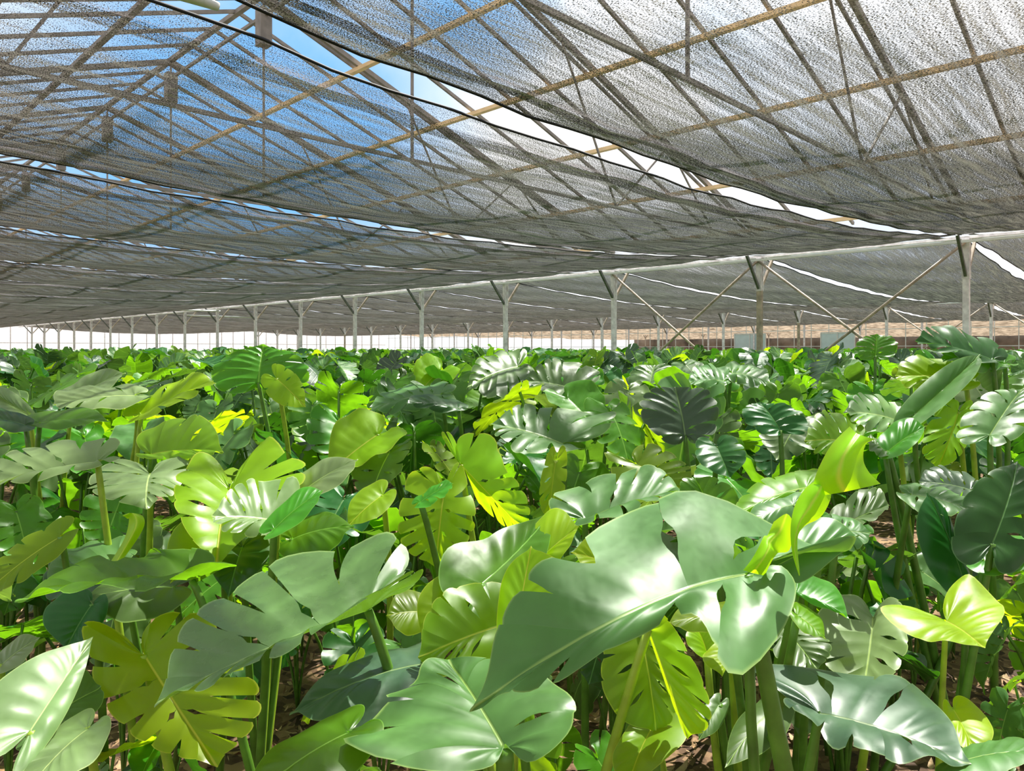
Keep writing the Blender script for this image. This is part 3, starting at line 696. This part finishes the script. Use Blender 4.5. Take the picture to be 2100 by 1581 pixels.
plant('limeblade', 'bright lime blade-like leaf pointing right on the left side')
hero('limeblade', 'mid', 'new', (290, 852, 3.12), (434, 788, 3.22), (352, 790, 3.28), (385, 824, 3.04))
plant('silver', 'group of silvery green leaves at the left, below the far windows')
hero('silver', 'heart', 'pale', (150, 818, 3.6), (252, 768, 3.7), (180, 772, 3.72), (222, 802, 3.5))
hero('silver', 'mid', 'pale', (278, 812, 3.2), (118, 832, 3.1), (180, 798, 3.3), (200, 846, 3.05))
hero('silver', 'heart', 'pale', (62, 852, 3.2), (-5, 812, 3.3), (20, 800, 3.3), (10, 850, 3.1))
plant('greenlip', 'green leaf with a lime lit rim beneath the silvery group')
hero('greenlip', 'heart', 'green', (82, 868, 2.8), (218, 866, 2.74), (150, 842, 2.9), (150, 882, 2.7))
hero('greenlip', 'heart', 'deep', (52, 872, 2.7), (-30, 858, 2.7), (10, 842, 2.8), (10, 885, 2.6))
plant('limecluster', 'lime leaves crossed by a long grey blade at the right')
hero('limecluster', 'mid', 'lime', (1980, 780, 3.0), (1843, 772, 3.0), (1900, 735, 3.1), (1900, 808, 2.9))
hero('limecluster', 'heart', 'sage', (1878, 848, 2.7), (2004, 732, 2.9), (1905, 775, 2.8), (1965, 805, 2.66))
hero('limecluster', 'split', 'lime', (1965, 845, 2.82), (1925, 955, 2.7), (1985, 900, 2.76), (1892, 890, 2.76), pet=(2000, 1000))
plant('saget', 'grey-green split leaf on a bare stalk beside the lime leaves, right edge')
hero('saget', 'deepsplit', 'sage', (2030, 892, 2.4), (2095, 800, 2.6), (1978, 852, 2.5), (2135, 850, 2.44), pet=(2032, 1000))
plant('silverfan', 'silvery split fan leaf left of the lime cluster on the right')
hero('silverfan', 'deepsplit', 'pale', (1838, 862, 2.8), (1736, 846, 2.74), (1790, 812, 2.92), (1790, 890, 2.68))
plant('fold', 'green folded leaf on a thick bare stalk below the silvery fan')
hero('fold', 'heart', 'green', (1820, 926, 2.2), (1893, 878, 2.26), (1836, 868, 2.3), (1872, 918, 2.14), pet=(1852, 1030), thick=0.011)
hero('fold', 'mid', 'sage', (1815, 925, 2.2), (1778, 900, 2.24), (1800, 905, 2.3), (1790, 930, 2.14))
plant('highdark', 'dark split leaf raised above eye level at the right edge')
hero('highdark', 'deepsplit', 'deep', (2035, 738, 3.0), (1883, 704, 3.0), (1960, 678, 3.14), (1950, 735, 2.9))
hero('highdark', 'split', 'green', (2060, 745, 3.1), (1935, 738, 3.0), (1990, 712, 3.2), (1990, 765, 2.95))
plant('darkfold', 'dark green split leaf standing on edge, right of the grey fan leaf')
hero('darkfold', 'split', 'deep', (1600, 882, 3.0), (1560, 828, 3.12), (1525, 862, 3.04), (1652, 858, 3.0))
plant('oliverag', 'olive yellow ragged split leaf behind the twisted lime leaf')
hero('oliverag', 'split', 'olive', (1752, 908, 2.6), (1655, 905, 2.52), (1700, 846, 2.7), (1700, 940, 2.5))
plant('greyfern', 'flat grey many-slit leaf in the middle distance, centre')
hero('greyfern', 'deepsplit', 'sage', (1182, 800, 4.4), (1076, 782, 4.4), (1160, 742, 4.6), (1128, 812, 4.2), Ab=(1228, 760, 4.6))
plant('sageupper', 'grey-green split leaf tilted to the camera, left of the flat many-slit leaf')
hero('sageupper', 'split', 'sage', (1062, 752, 4.8), (963, 792, 4.5), (1010, 728, 4.9), (1048, 818, 4.4))
plant('greyround', 'rounded grey-green leaf in the middle distance, right of the flat many-slit leaf')
hero('greyround', 'split', 'sage', (1330, 797, 4.6), (1342, 750, 4.8), (1288, 775, 4.7), (1392, 775, 4.7))
plant('greytwin', 'pair of grey split leaves side by side in the middle distance')
hero('greytwin', 'split', 'sage', (1485, 782, 4.5), (1412, 785, 4.4), (1450, 750, 4.7), (1445, 800, 4.3))
hero('greytwin', 'split', 'sage', (1500, 765, 4.6), (1575, 785, 4.4), (1540, 750, 4.8), (1530, 795, 4.4))
plant('longgrey', 'long low grey leaf beside a dark green one in the middle distance')
hero('longgrey', 'split', 'sage', (905, 810, 4.0), (765, 838, 3.8), (850, 795, 4.2), (830, 852, 3.8))
hero('longgrey', 'mid', 'deep', (940, 838, 3.7), (838, 828, 3.6), (890, 815, 3.8), (880, 845, 3.6))
plant('crown', 'lime-green split leaf standing up against the second post')
hero('crown', 'split', 'green', (1795, 730, 5.0), (1797, 688, 5.1), (1752, 712, 5.0), (1840, 712, 5.0))
plant('cornergreen', 'plain green leaf cut by the lower frame, left of the dusty leaf')
hero('cornergreen', 'heart', 'green', (715, 1502, 1.08), (505, 1650, 0.96), (600, 1518, 1.12), (690, 1620, 0.98))
plant('olivebase', 'dull olive leaf low under the huge leaf, cut by the lower frame')
hero('olivebase', 'heart', 'olive', (1340, 1488, 1.22), (1285, 1620, 1.1), (1405, 1525, 1.16), (1265, 1535, 1.16))
plant('ydrop', 'bright yellow folded leaf hanging beneath the huge leaf')
hero('ydrop', 'mid', 'lime', (1330, 1290, 1.2), (1405, 1502, 1.12), (1443, 1400, 1.15), (1372, 1425, 1.2), pet=(1225, 1600))
hero('ydrop', 'mid', 'olive', (1315, 1298, 1.27), (1345, 1492, 1.2), (1380, 1390, 1.24), (1232, 1395, 1.24))
plant('limetips', 'cluster of small lime leaves in sun beneath the huge leaf, near its stalk')
hero('limetips', 'heart', 'new', (1500, 1330, 1.5), (1482, 1384, 1.42), (1517, 1337, 1.48), (1442, 1350, 1.46))
hero('limetips', 'heart', 'olive', (1492, 1262, 1.42), (1375, 1278, 1.4), (1440, 1238, 1.5), (1430, 1302, 1.38))
hero('limetips', 'heart', 'lime', (1450, 1340, 1.55), (1430, 1290, 1.6), (1405, 1310, 1.56), (1480, 1300, 1.56))
plant('lowsage', 'two small grey-green heart leaves near the soil, left of the thick stalk')
hero('lowsage', 'heart', 'sage', (1592, 1450, 1.42), (1493, 1568, 1.3), (1528, 1468, 1.42), (1590, 1535, 1.34))
hero('lowsage', 'heart', 'sage', (1475, 1445, 1.52), (1435, 1515, 1.45), (1432, 1460, 1.5), (1478, 1490, 1.48))
plant('limelip', 'lime-green drooping leaf beside the right rim of the huge leaf')
hero('limelip', 'heart', 'green', (1632, 1215, 1.36), (1736, 1268, 1.3), (1690, 1192, 1.42), (1685, 1250, 1.32))
hero('limelip', 'heart', 'olive', (1635, 1262, 1.3), (1690, 1308, 1.26), (1668, 1255, 1.34), (1650, 1300, 1.26))
plant('lowsplit', 'grey-green split leaf low between huge leaf stalk and chalky leaf')
hero('lowsplit', 'split', 'sage', (1605, 1288, 1.55), (1672, 1368, 1.45), (1690, 1305, 1.52), (1595, 1355, 1.46))
plant('yellowed', 'yellowing brown-edged leaf in front of the hanging yellow leaf')
hero('yellowed', 'heart', 'lime', (785, 1015, 2.25), (715, 1078, 2.15), (735, 1012, 2.26), (780, 1060, 2.16))
plant('narrowlime', 'narrow lime leaf standing vertically behind the veined grey-green leaf')
hero('narrowlime', 'mid', 'lime', (1140, 943, 2.25), (1125, 1058, 2.18), (1162, 985, 2.22), (1108, 990, 2.22))

def lerp3(y, b, m_, f):
    if y <= -0.2: return b
    if y <= 0.25: t = (y + 0.2) / 0.45; t = t*t*(3-2*t); return b.lerp(m_, t)
    if y <= 0.65: t = (y - 0.25) / 0.4; t = t*t*(3-2*t); return m_.lerp(f, t)
    return f

def hero_leaf(L, seed):
    J = px(*L['J']); T = px(*L['T']); D = T - J; ln = D.length
    def vec(s, y, xo): return (px(*s) - (J + D * y)) / xo
    V = {}
    for sgn, mid, bs, fr in ((1, L['A'], L['Ab'], L['Af']), (-1, L['B'], L['Bb'], L['Bf'])):
        vm = vec(mid, 0.25, 1.0)
        V[sgn] = (vec(bs, -0.2, 0.8) if bs else vm, vm, vec(fr, 0.65, 0.8) if fr else vm)
    nrm = V[1][1].cross(D); 
    if nrm.length < 1e-6: nrm = Vector((0, 0, 1))
    nrm.normalize()
    if nrm.z < -0.15 or (abs(nrm.z) <= 0.15 and nrm.y > 0): nrm.negate()
    xy, A, faces = leaf2d(L['kind'], seed, 5, 13, L['sw'])
    out = np.zeros((len(xy), 3)); hw = (V[1][1].length + V[-1][1].length) / 2
    ph = (seed * 1.7) % 6.28
    for i, (x, y) in enumerate(xy):
        vv = V[1] if x >= 0 else V[-1]
        v = lerp3(y, *vv)
        ax = abs(x); r = A[i, 1]; ve = A[i, 0]
        z = L['arch'] * ln * 4 * max(y, 0) * (1 - min(y, 1)) + L['droop'] * hw * (4 * ax * (1 - ax)) * 1.4
        z += (0.018 if L['kind'] == 'heart' else 0.045) * hw * r * r * math.sin(y * 13 + x * 3 + ph) + 0.0055 * hw / 0.2 * ve ** 2 * math.sin(math.pi * min(r, 1))
        p = D * y + v * ax + nrm * z
        out[i] = p
    return J, leaf_mesh('leaf', out, A, faces, np.abs(xy[:, 0])), nrm

nleaf = 0
bases = []
for key, pl in PL.items():
    L0 = pl['leaves'][0]; J0 = px(*L0['J'])
    if L0['pet']:
        Q = px(L0['pet'][0], L0['pet'][1], L0['J'][2]); dv = (Q - J0)
        t = J0.z / max(0.05, -dv.z); off = dv * t; off.z = 0
        if off.length > 0.22: off = off.normalized() * 0.22
    else:
        off = Vector((R.uniform(-0.08, 0.08), 0.06 + R.uniform(0, 0.06), 0))
        T0 = px(*L0['T']); away = J0 - T0; away.z = 0
        if away.length > 0.01: off += away.normalized() * 0.08
    base = Vector((J0.x, J0.y, 0)) + off
    e = empty('monstera_plant', base); tag(e, pl['label'], 'plant', 'monstera plants in the near rows'); bases.append(base)
    for L in pl['leaves']:
        nleaf += 1
        J, me, nrm = hero_leaf(L, 1000 + nleaf * 7)
        o = link('leaf', me, e, J - base); set_mat(o, M[L['tone']])
        if len(pl['leaves']) > 1:
            o['label'] = {'lime': 'yellow-lime leaf', 'olive': 'olive leaf', 'green': 'green leaf', 'deep': 'dark green leaf', 'sage': 'grey-green leaf', 'gloss': 'glossy leaf', 'slate': 'dark grey leaf', 'pale': 'pale silvery leaf', 'new': 'bright lime leaf'}[L['tone']]
        if L['pet']:
            Q = px(L['pet'][0], L['pet'][1], L['J'][2]); dv = (Q - J); ctl = J + dv * min(1.0, 0.55 * J.z / max(0.05, -dv.z))
            if (Vector((ctl.x, ctl.y, 0)) - Vector((base.x, base.y, 0))).length > 0.3: ctl = J.lerp(base, 0.5)
        else:
            dd = (px(*L['T']) - J).normalized(); ctl = J - dd * 0.06 + Vector((0, 0, -0.12 - 0.25 * J.z)); 
        th = L['thick'] if L['thick'] != 0.008 else 0.0065 + 0.0022 * min(2, L['J'][2] / 1.5)
        m = MB(); m.tube(bez(base, ctl, J, 12), [th * 1.25 - th * 0.4 * i / 12 for i in range(13)], 10)
        m.build('petiole', M['stemlime'] if L['tone'] in ('lime', 'new', 'pale') else M['stem'], o, org=J, smooth=True)
    pl['obj'] = e; pl['base'] = base

# twisted young leaf above the huge leaf, and the rolled one on the left
def ribbon(pl, name, rows, label, sub=4):
    e = PL[pl]['obj']; base = PL[pl]['base']
    G = [[px(*p) for p in row] for row in rows]; n = len(G); mcols = len(G[0])
    arr = np.array([[tuple(p) for p in row] for row in G]); vs = []; A = []
    NR, NCc = (n - 1) * sub, (mcols - 1) * sub
    for i in range(NR + 1):
        row = catmull2(arr, i / NR)
        for j in range(NCc + 1):
            p = catmull2(row, j / NCc); vs.append(p); A.append((abs(2 * j / NCc - 1), abs(2 * j / NCc - 1)))
    fs = [(i*(NCc+1)+j, i*(NCc+1)+j+1, (i+1)*(NCc+1)+j+1, (i+1)*(NCc+1)+j) for i in range(NR) for j in range(NCc)]
    vs = np.array(vs) - np.array(base); A = np.array(A)
    me = leaf_mesh(name, vs, A, fs, A[:, 0] * 0.3); o = link(name, me, e); set_mat(o, M['new']); o['label'] = label
    return o
def catmull2(C, a):
    n = len(C) - 1; x = min(max(a, 0), 1) * n; i = min(int(x), n - 1); t = x - i
    g = lambda k: C[min(max(k, 0), n)]
    p0, p1, p2, p3 = g(i-1), g(i), g(i+1), g(i+2)
    return 0.5 * (2*p1 + (p2 - p0)*t + (2*p0 - 5*p1 + 4*p2 - p3)*t*t + (3*p1 - p0 - 3*p2 + p3)*t**3)
def q3(x, y, z): return (1400 + x / 3, 840 + y / 3, z)
ribbon('big', 'young_leaf', [[q3(830, 532, .97), q3(1000, 505, .93), q3(1218, 456, .95)], [q3(806, 455, .98), q3(960, 420, .92), q3(1150, 390, .95)], [q3(850, 330, .98), q3(980, 310, .92), q3(1112, 310, .95)],
                             [q3(925, 205, .98), q3(1030, 220, .93), q3(1125, 215, .95)], [q3(1028, 103, .98), q3(1080, 150, .95), q3(1188, 183, .96)]], 'bright lime unrolling new leaf')
ribbon('big', 'leaf_sheath', [[q3(715, 1022, .92), q3(718, 1022, .92), q3(722, 1018, .92)], [q3(672, 870, .94), q3(690, 860, .93), q3(706, 800, .95)], [q3(664, 720, .96), q3(715, 705, .94), q3(752, 715, .97)],
                              [q3(690, 590, .98), q3(780, 600, .95), q3(845, 665, .97)], [q3(750, 490, .99), q3(835, 510, .95), q3(908, 555, .97)], [q3(812, 440, .99), q3(870, 445, .96), q3(918, 440, .98)]], 'olive lime twisted sheath')
ribbon('big', 'leaf_sheath', [[q3(372, 988, .99), q3(430, 1005, .98), q3(505, 1022, .99)], [q3(425, 920, .99), q3(490, 925, .97), q3(548, 932, .99)], [q3(470, 840, .99), q3(530, 850, .98), q3(578, 890, .99)], [q3(500, 778, 1.0), q3(540, 810, .99), q3(592, 880, 1.0)],
                              [q3(520, 775, 1.01), q3(600, 740, 1.0), q3(660, 860, 1.0)], [q3(560, 690, 1.01), q3(640, 640, 1.0), q3(685, 700, .99)]], 'olive lime lower curl')
ribbon('flatgreen', 'young_leaf', [[(228, 1150, 1.62), (240, 1150, 1.6), (256, 1142, 1.6)], [(255, 1105, 1.63), (268, 1102, 1.6), (285, 1100, 1.62)], [(264, 1072, 1.64), (280, 1072, 1.61), (297, 1072, 1.63)], [(262, 1054, 1.65), (272, 1052, 1.62), (288, 1055, 1.64)], [(246, 1060, 1.65), (252, 1058, 1.64), (262, 1064, 1.65)]], 'lime rolled young leaf')

# ------------------------------------------------------------------ the rest of the crop
def fill_leaf(kind, seed, nc, nr):
    rr = np.random.RandomState(seed); xy, A, faces = leaf2d(kind, seed, nc, nr)
    x, y = xy[:, 0], xy[:, 1]; hw, ln = 0.155, 0.27
    fold = rr.uniform(-0.35, 0.45); dr = rr.uniform(0.10, 0.40); ph = rr.rand() * 6.28
    r = A[:, 1]
    z = fold * hw * np.abs(x) ** 1.3 - dr * ln * np.clip(y, -0.1, 1.1) ** 2 + 0.012 * r * r * np.sin(y * 12 + x * 4 + ph) + 0.004 * A[:, 0] ** 2 * np.sin(np.pi * np.minimum(r, 1))
    z = z - rr.uniform(0.0, 0.35) * hw * np.clip(np.abs(x) - 0.5, 0, 1) ** 1.5
    return np.stack([x * hw, y * ln, z], 1), A, faces, np.abs(x)

LK = ['split', 'deepsplit', 'split', 'mid', 'deepsplit', 'mid', 'split', 'split', 'mid', 'heart']
FL = [fill_leaf(k, 50 + i, 3, 8) for i, k in enumerate(LK)]
FLlow = [fill_leaf(k, 50 + i, 2, 5) for i, k in enumerate(LK)]
FLmin = [fill_leaf(k, 50 + i, 1, 4) for i, k in enumerate(LK)]
FM = [leaf_mesh('leaf', *f) for f in FL]
TONES = ['sage'] * 28 + ['green'] * 32 + ['deep'] * 17 + ['slate'] * 8 + ['pale'] * 4 + ['olive'] * 7 + ['lime'] * 4
def layout(rr, n, hmin=0.62, hmax=1.02):
    out = []; a0 = rr.rand() * 6.28
    for i in range(n):
        az = a0 + i * 2.4 + rr.uniform(-0.4, 0.4); ro = rr.uniform(0.06, 0.24); h = rr.uniform(hmin, hmax) if i else hmax
        pitch = math.radians(rr.uniform(5, 62)); roll = math.radians(rr.uniform(-28, 28)); sc = rr.uniform(0.85, 1.3)
        out.append((az, ro, h, pitch, roll, sc, rr.randint(len(LK))))
    return out
def leaf_matrix(az, ro, h, pitch, roll, sc):
    return Matrix.Translation((ro * math.cos(az), ro * math.sin(az), h)) @ Matrix.Rotation(az - math.pi / 2, 4, 'Z') @ Matrix.Rotation(-pitch, 4, 'X') @ Matrix.Rotation(roll, 4, 'Y') @ Matrix.Scale(sc, 4)
def stalk(J, n=6):
    b = Vector((0, 0, 0)); c = Vector((J.x * 0.25, J.y * 0.25, J.z * 0.75)); return bez(b, c, J, n)

BOX = []
for pl in PL.values():
    for L in pl['leaves']:
        q = [L[k] for k in ('J', 'T', 'A', 'B', 'Ab', 'Bb', 'Af', 'Bf') if L[k]]
        BOX.append((min(p[0] for p in q), max(p[0] for p in q), max(p[1] for p in q) * 0.6 + min(p[1] for p in q) * 0.4, sum(p[2] for p in q) / len(q)))
def headroom(xx, zz):
    # how tall a filler plant here may be without covering one of the leaves placed above
    best = 9.0; ix = 1050 + F * xx / zz; rad = 0.30 * F / zz
    for x0, x1, yb, zh in BOX:
        if zh - 2.2 < zz < zh + 0.05 and x0 - rad < ix < x1 + rad: best = min(best, H - (yb - HZ) / F * zz)
    return best
rr = np.random.RandomState(11)
PROTO = []           # (layout, petiole meshes relative to the leaf)
for p in range(10):
    lay = layout(rr, 4 + p % 2)
    ms = []
    for (az, ro, h, pitch, roll, sc, li) in lay:
        Mx = leaf_matrix(az, ro, h, pitch, roll, sc); J = Mx.translation; inv = Mx.inverted()
        m = MB(); m.tube([inv @ q for q in stalk(J)], [0.0085 / sc] * 7, 6); ms.append((Mx, m.mesh('petiole', M['stem'], smooth=True), li))
    PROTO.append(ms)
# small single-mesh plants for the distance
TN = ['sage', 'green', 'deep', 'slate', 'pale', 'olive', 'lime']
def joined(lay, lib, tones, stem=True):
    V = []; A = []; X = []; Fs = []; mi = []
    for (az, ro, h, pitch, roll, sc, li), t in zip(lay, tones):
        xyz, a, f, xa = lib[li]; Mx = np.array(leaf_matrix(az, ro, h, pitch, roll, sc))
        k = sum(len(v) for v in V)
        V.append(xyz @ Mx[:3, :3].T + Mx[:3, 3]); A.append(a); X.append(xa); Fs += [tuple(q + k for q in ff) for ff in f]; mi += [TN.index(t)] * len(f)
        if stem:
            J = Vector(Mx[:3, 3]); m = MB(); m.tube(stalk(J, 3), 0.009, 4); k = sum(len(v) for v in V)
            vv = np.array([tuple(q) for q in m.v]); V.append(vv); A.append(np.ones((len(vv), 2)) * 0.6); X.append(np.ones(len(vv)) * 0.5)
            Fs += [tuple(q + k for q in ff) for ff in m.f]; mi += [len(TN)] * len(m.f)
    return np.concatenate(V), np.concatenate(A), np.concatenate(X), Fs, mi
FART = ['sage'] * 34 + ['slate'] * 17 + ['deep'] * 22 + ['green'] * 21 + ['olive'] * 3 + ['lime'] * 3
def tone_pick(rr, t=TONES): return t[rr.randint(len(t))]
FAR = []
for p in range(14):
    lay = layout(rr, 5, 0.6, 1.0); v, a, x, f, mi = joined(lay, FLlow, [tone_pick(rr, FART) for _ in lay])
    me = leaf_mesh('monstera_plant', v, a, f, x); me.materials.clear()
    for t in TN: me.materials.append(M[t])
    me.materials.append(M['stem']); me.polygons.foreach_set('material_index', mi); FAR.append((me, lay))

# planting positions on a loose grid along the rows
spots = []
z = 1.5
while z < 26:
    step = 0.50 if z < 12 else 0.62
    w = 0.73 * z + 0.5; x = -w
    while x < w:
        xx = x + rr.uniform(-0.17, 0.17); zz = z + rr.uniform(-0.17, 0.17)
        spots.append((zz, xx)); x += step
    z += step
z = 1.3
while z < 3.2:
    x = -(0.72 * z + 0.2)
    while x < 0.72 * z + 0.2:
        spots.append((z + rr.uniform(-0.12, 0.12), x + rr.uniform(-0.12, 0.12))); x += 0.36
    z += 0.34
spots.sort()
near = []
for zz, xx in spots:
    if zz < 1.15: continue
    md = min((Vector((xx, zz, 0)) - b).length for b in bases)
    if zz < 3.6 and md < 0.11: continue
    if any((xx - (P(u_of(k), D1).x)) ** 2 + (zz - P(u_of(k), D1).y) ** 2 < 0.05 for k in range(0, 4)): continue
    if headroom(xx, zz) < 0.24: continue
    near.append((zz, xx))
NIND = 300 - len(PL)
ind, rest = near[:NIND], near[NIND:]
TW = {'sage': 'grey-green', 'green': 'mid-green', 'deep': 'dark green', 'slate': 'dark grey-green', 'pale': 'pale silvery', 'olive': 'olive', 'lime': 'lime yellow'}
POSTX = [(1050 + F * P(u_of(k), D1).x / P(u_of(k), D1).y, ORD[k]) for k in range(0, 12)]
cells = {}
for zz, xx in ind:
    ix = 1050 + F * xx / zz
    bx, nm = min(POSTX, key=lambda q: abs(q[0] - ix))
    if ix < 60: col = 'at the left frame edge'
    elif ix > 2040: col = 'at the right frame edge'
    else:
        dx = ix - bx; col = ('left of' if dx < -28 else 'right of' if dx > 28 else 'in line with') + ' the %s front post' % nm
    c = cells[col] = cells.get(col, 0) + 1
    if zz < 1.25: s = rr.uniform(0.25, 0.33)
    elif zz < 1.9: s = rr.uniform(0.32, 0.46)
    elif zz < 3.3: s = rr.uniform(0.50, 0.72)
    else: s = rr.uniform(0.78, 1.04) * (1.0 + 0.18 * min(1, (zz - 3.3) / 5))
    s = min(s, headroom(xx, zz) / 1.12)
    rot = rr.rand() * 6.28
    if zz < 6.2:
        ms = PROTO[rr.randint(len(PROTO))]; e = empty('monstera_plant', (xx, zz, 0)); e.rotation_euler = (0, 0, rot); e.scale = (s, s, s * rr.uniform(0.92, 1.08))
        tn = []
        for (Mx, pm, li) in ms:
            t = tone_pick(rr); tn.append(t)
            o = link('leaf', FM[li], e); o.matrix_basis = Mx; set_mat(o, M[t])
            po = link('petiole', pm, o)
        dom = max(set(tn), key=tn.count); nl = len(ms)
        lab = '%s %s-leaved monstera, %s plant back %s' % (TW[dom], ['', '', '', '', 'four', 'five', 'six'][nl], ORD[c - 1], col)
    else:
        i = rr.randint(len(FAR)); me, lay = FAR[i]
        e = link('monstera_plant', me); e.location = (xx, zz, 0); e.rotation_euler = (0, 0, rot); e.scale = (s, s, s)
        lab = 'far small monstera, %s plant back %s' % (ORD[min(c, 30) - 1], col)
    tag(e, lab, 'plant', 'monstera plants of the middle rows' if zz < 6.2 else 'monstera plants of the far rows')

# everything farther off: one uncountable crop
def crop():
    pts = [(zz, xx, 0) for zz, xx in rest]
    z = 26.0
    while z < 92:
        step = 1.0 if z < 45 else 1.6
        x = -(0.73 * z + 1)
        while x < 0.73 * z + 1:
            xx, zz = x + rr.uniform(-0.3, 0.3), z + rr.uniform(-0.3, 0.3); v = Vector((xx, zz, 0))
            if v.dot(U) < UE - 1 and v.dot(N) < D3 - 1: pts.append((zz, xx, 1))
            x += step
        z += step
    libs = []
    for lib, n in ((FLlow, 4), (FLmin, 5)):
        vs = []
        for p in range(8):
            lay = layout(rr, n, 0.65, 1.0); vs.append(joined(lay, lib, [tone_pick(rr, FART) for _ in lay], stem=False))
        libs.append(vs)
    V = []; A = []; X = []; LS = []; LT = []; MI = []; k = 0; loops = []
    for zz, xx, far in pts:
        v, a, x, f, mi = libs[1 if (far or zz > 15) else 0][rr.randint(8)]
        s = rr.uniform(0.98, 1.27) * (1.5 if zz > 45 else 1.12 if zz > 26 else 1.0); sz = rr.uniform(1.0, 1.24) if zz > 9 else s
        an = rr.rand() * 6.28; c_, s_ = math.cos(an), math.sin(an)
        w = np.stack([xx + s * (v[:, 0] * c_ - v[:, 1] * s_), zz + s * (v[:, 0] * s_ + v[:, 1] * c_), v[:, 2] * sz], 1)
        V.append(w); A.append(a); X.append(x)
        fl = [q + k for ff in f for q in ff]; loops += fl; LT += [len(ff) for ff in f]; MI += mi; k += len(v)
    V = np.concatenate(V).astype(np.float32); A = np.concatenate(A); X = np.concatenate(X)
    me = bpy.data.meshes.new('monstera_crop'); me.vertices.add(len(V)); me.vertices.foreach_set('co', V.ravel())
    me.loops.add(len(loops)); me.loops.foreach_set('vertex_index', loops); me.polygons.add(len(LT))
    LTa = np.array(LT); st = np.concatenate([[0], np.cumsum(LTa)[:-1]])
    me.polygons.foreach_set('loop_start', st.astype(np.int32))
    me.polygons.foreach_set('material_index', MI); me.polygons.foreach_set('use_smooth', [True] * len(LT))
    me.update(calc_edges=True); me.validate()
    for nm, arr in (('vein', A[:, 0]), ('rad', A[:, 1]), ('mid', X)):
        at = me.attributes.new(nm, 'FLOAT', 'POINT'); at.data.foreach_set('value', np.ascontiguousarray(arr, dtype=np.float32))
    for t in TN: me.materials.append(M[t])
    me.materials.append(M['stem'])
    o = link('monstera_crop', me); tag(o, 'distant mass of green monstera leaves filling the rows back to the walls', 'crop', kind='stuff')
    print('crop faces', len(LT), 'plants', len(pts))
crop()

# ------------------------------------------------------------------ render settings that belong to the look
SC.view_settings.view_transform = 'Standard'
SC.view_settings.look = 'None'
SC.view_settings.exposure = 0.0
SC.view_settings.gamma = 0.92
SC.cycles.transparent_max_bounces = 12
SC.cycles.adaptive_threshold = 0.045
SC.cycles.max_bounces = 7
SC.cycles.diffuse_bounces = 2
SC.cycles.glossy_bounces = 2
SC.cycles.transmission_bounces = 3
SC.cycles.caustics_reflective = False
SC.cycles.caustics_refractive = False
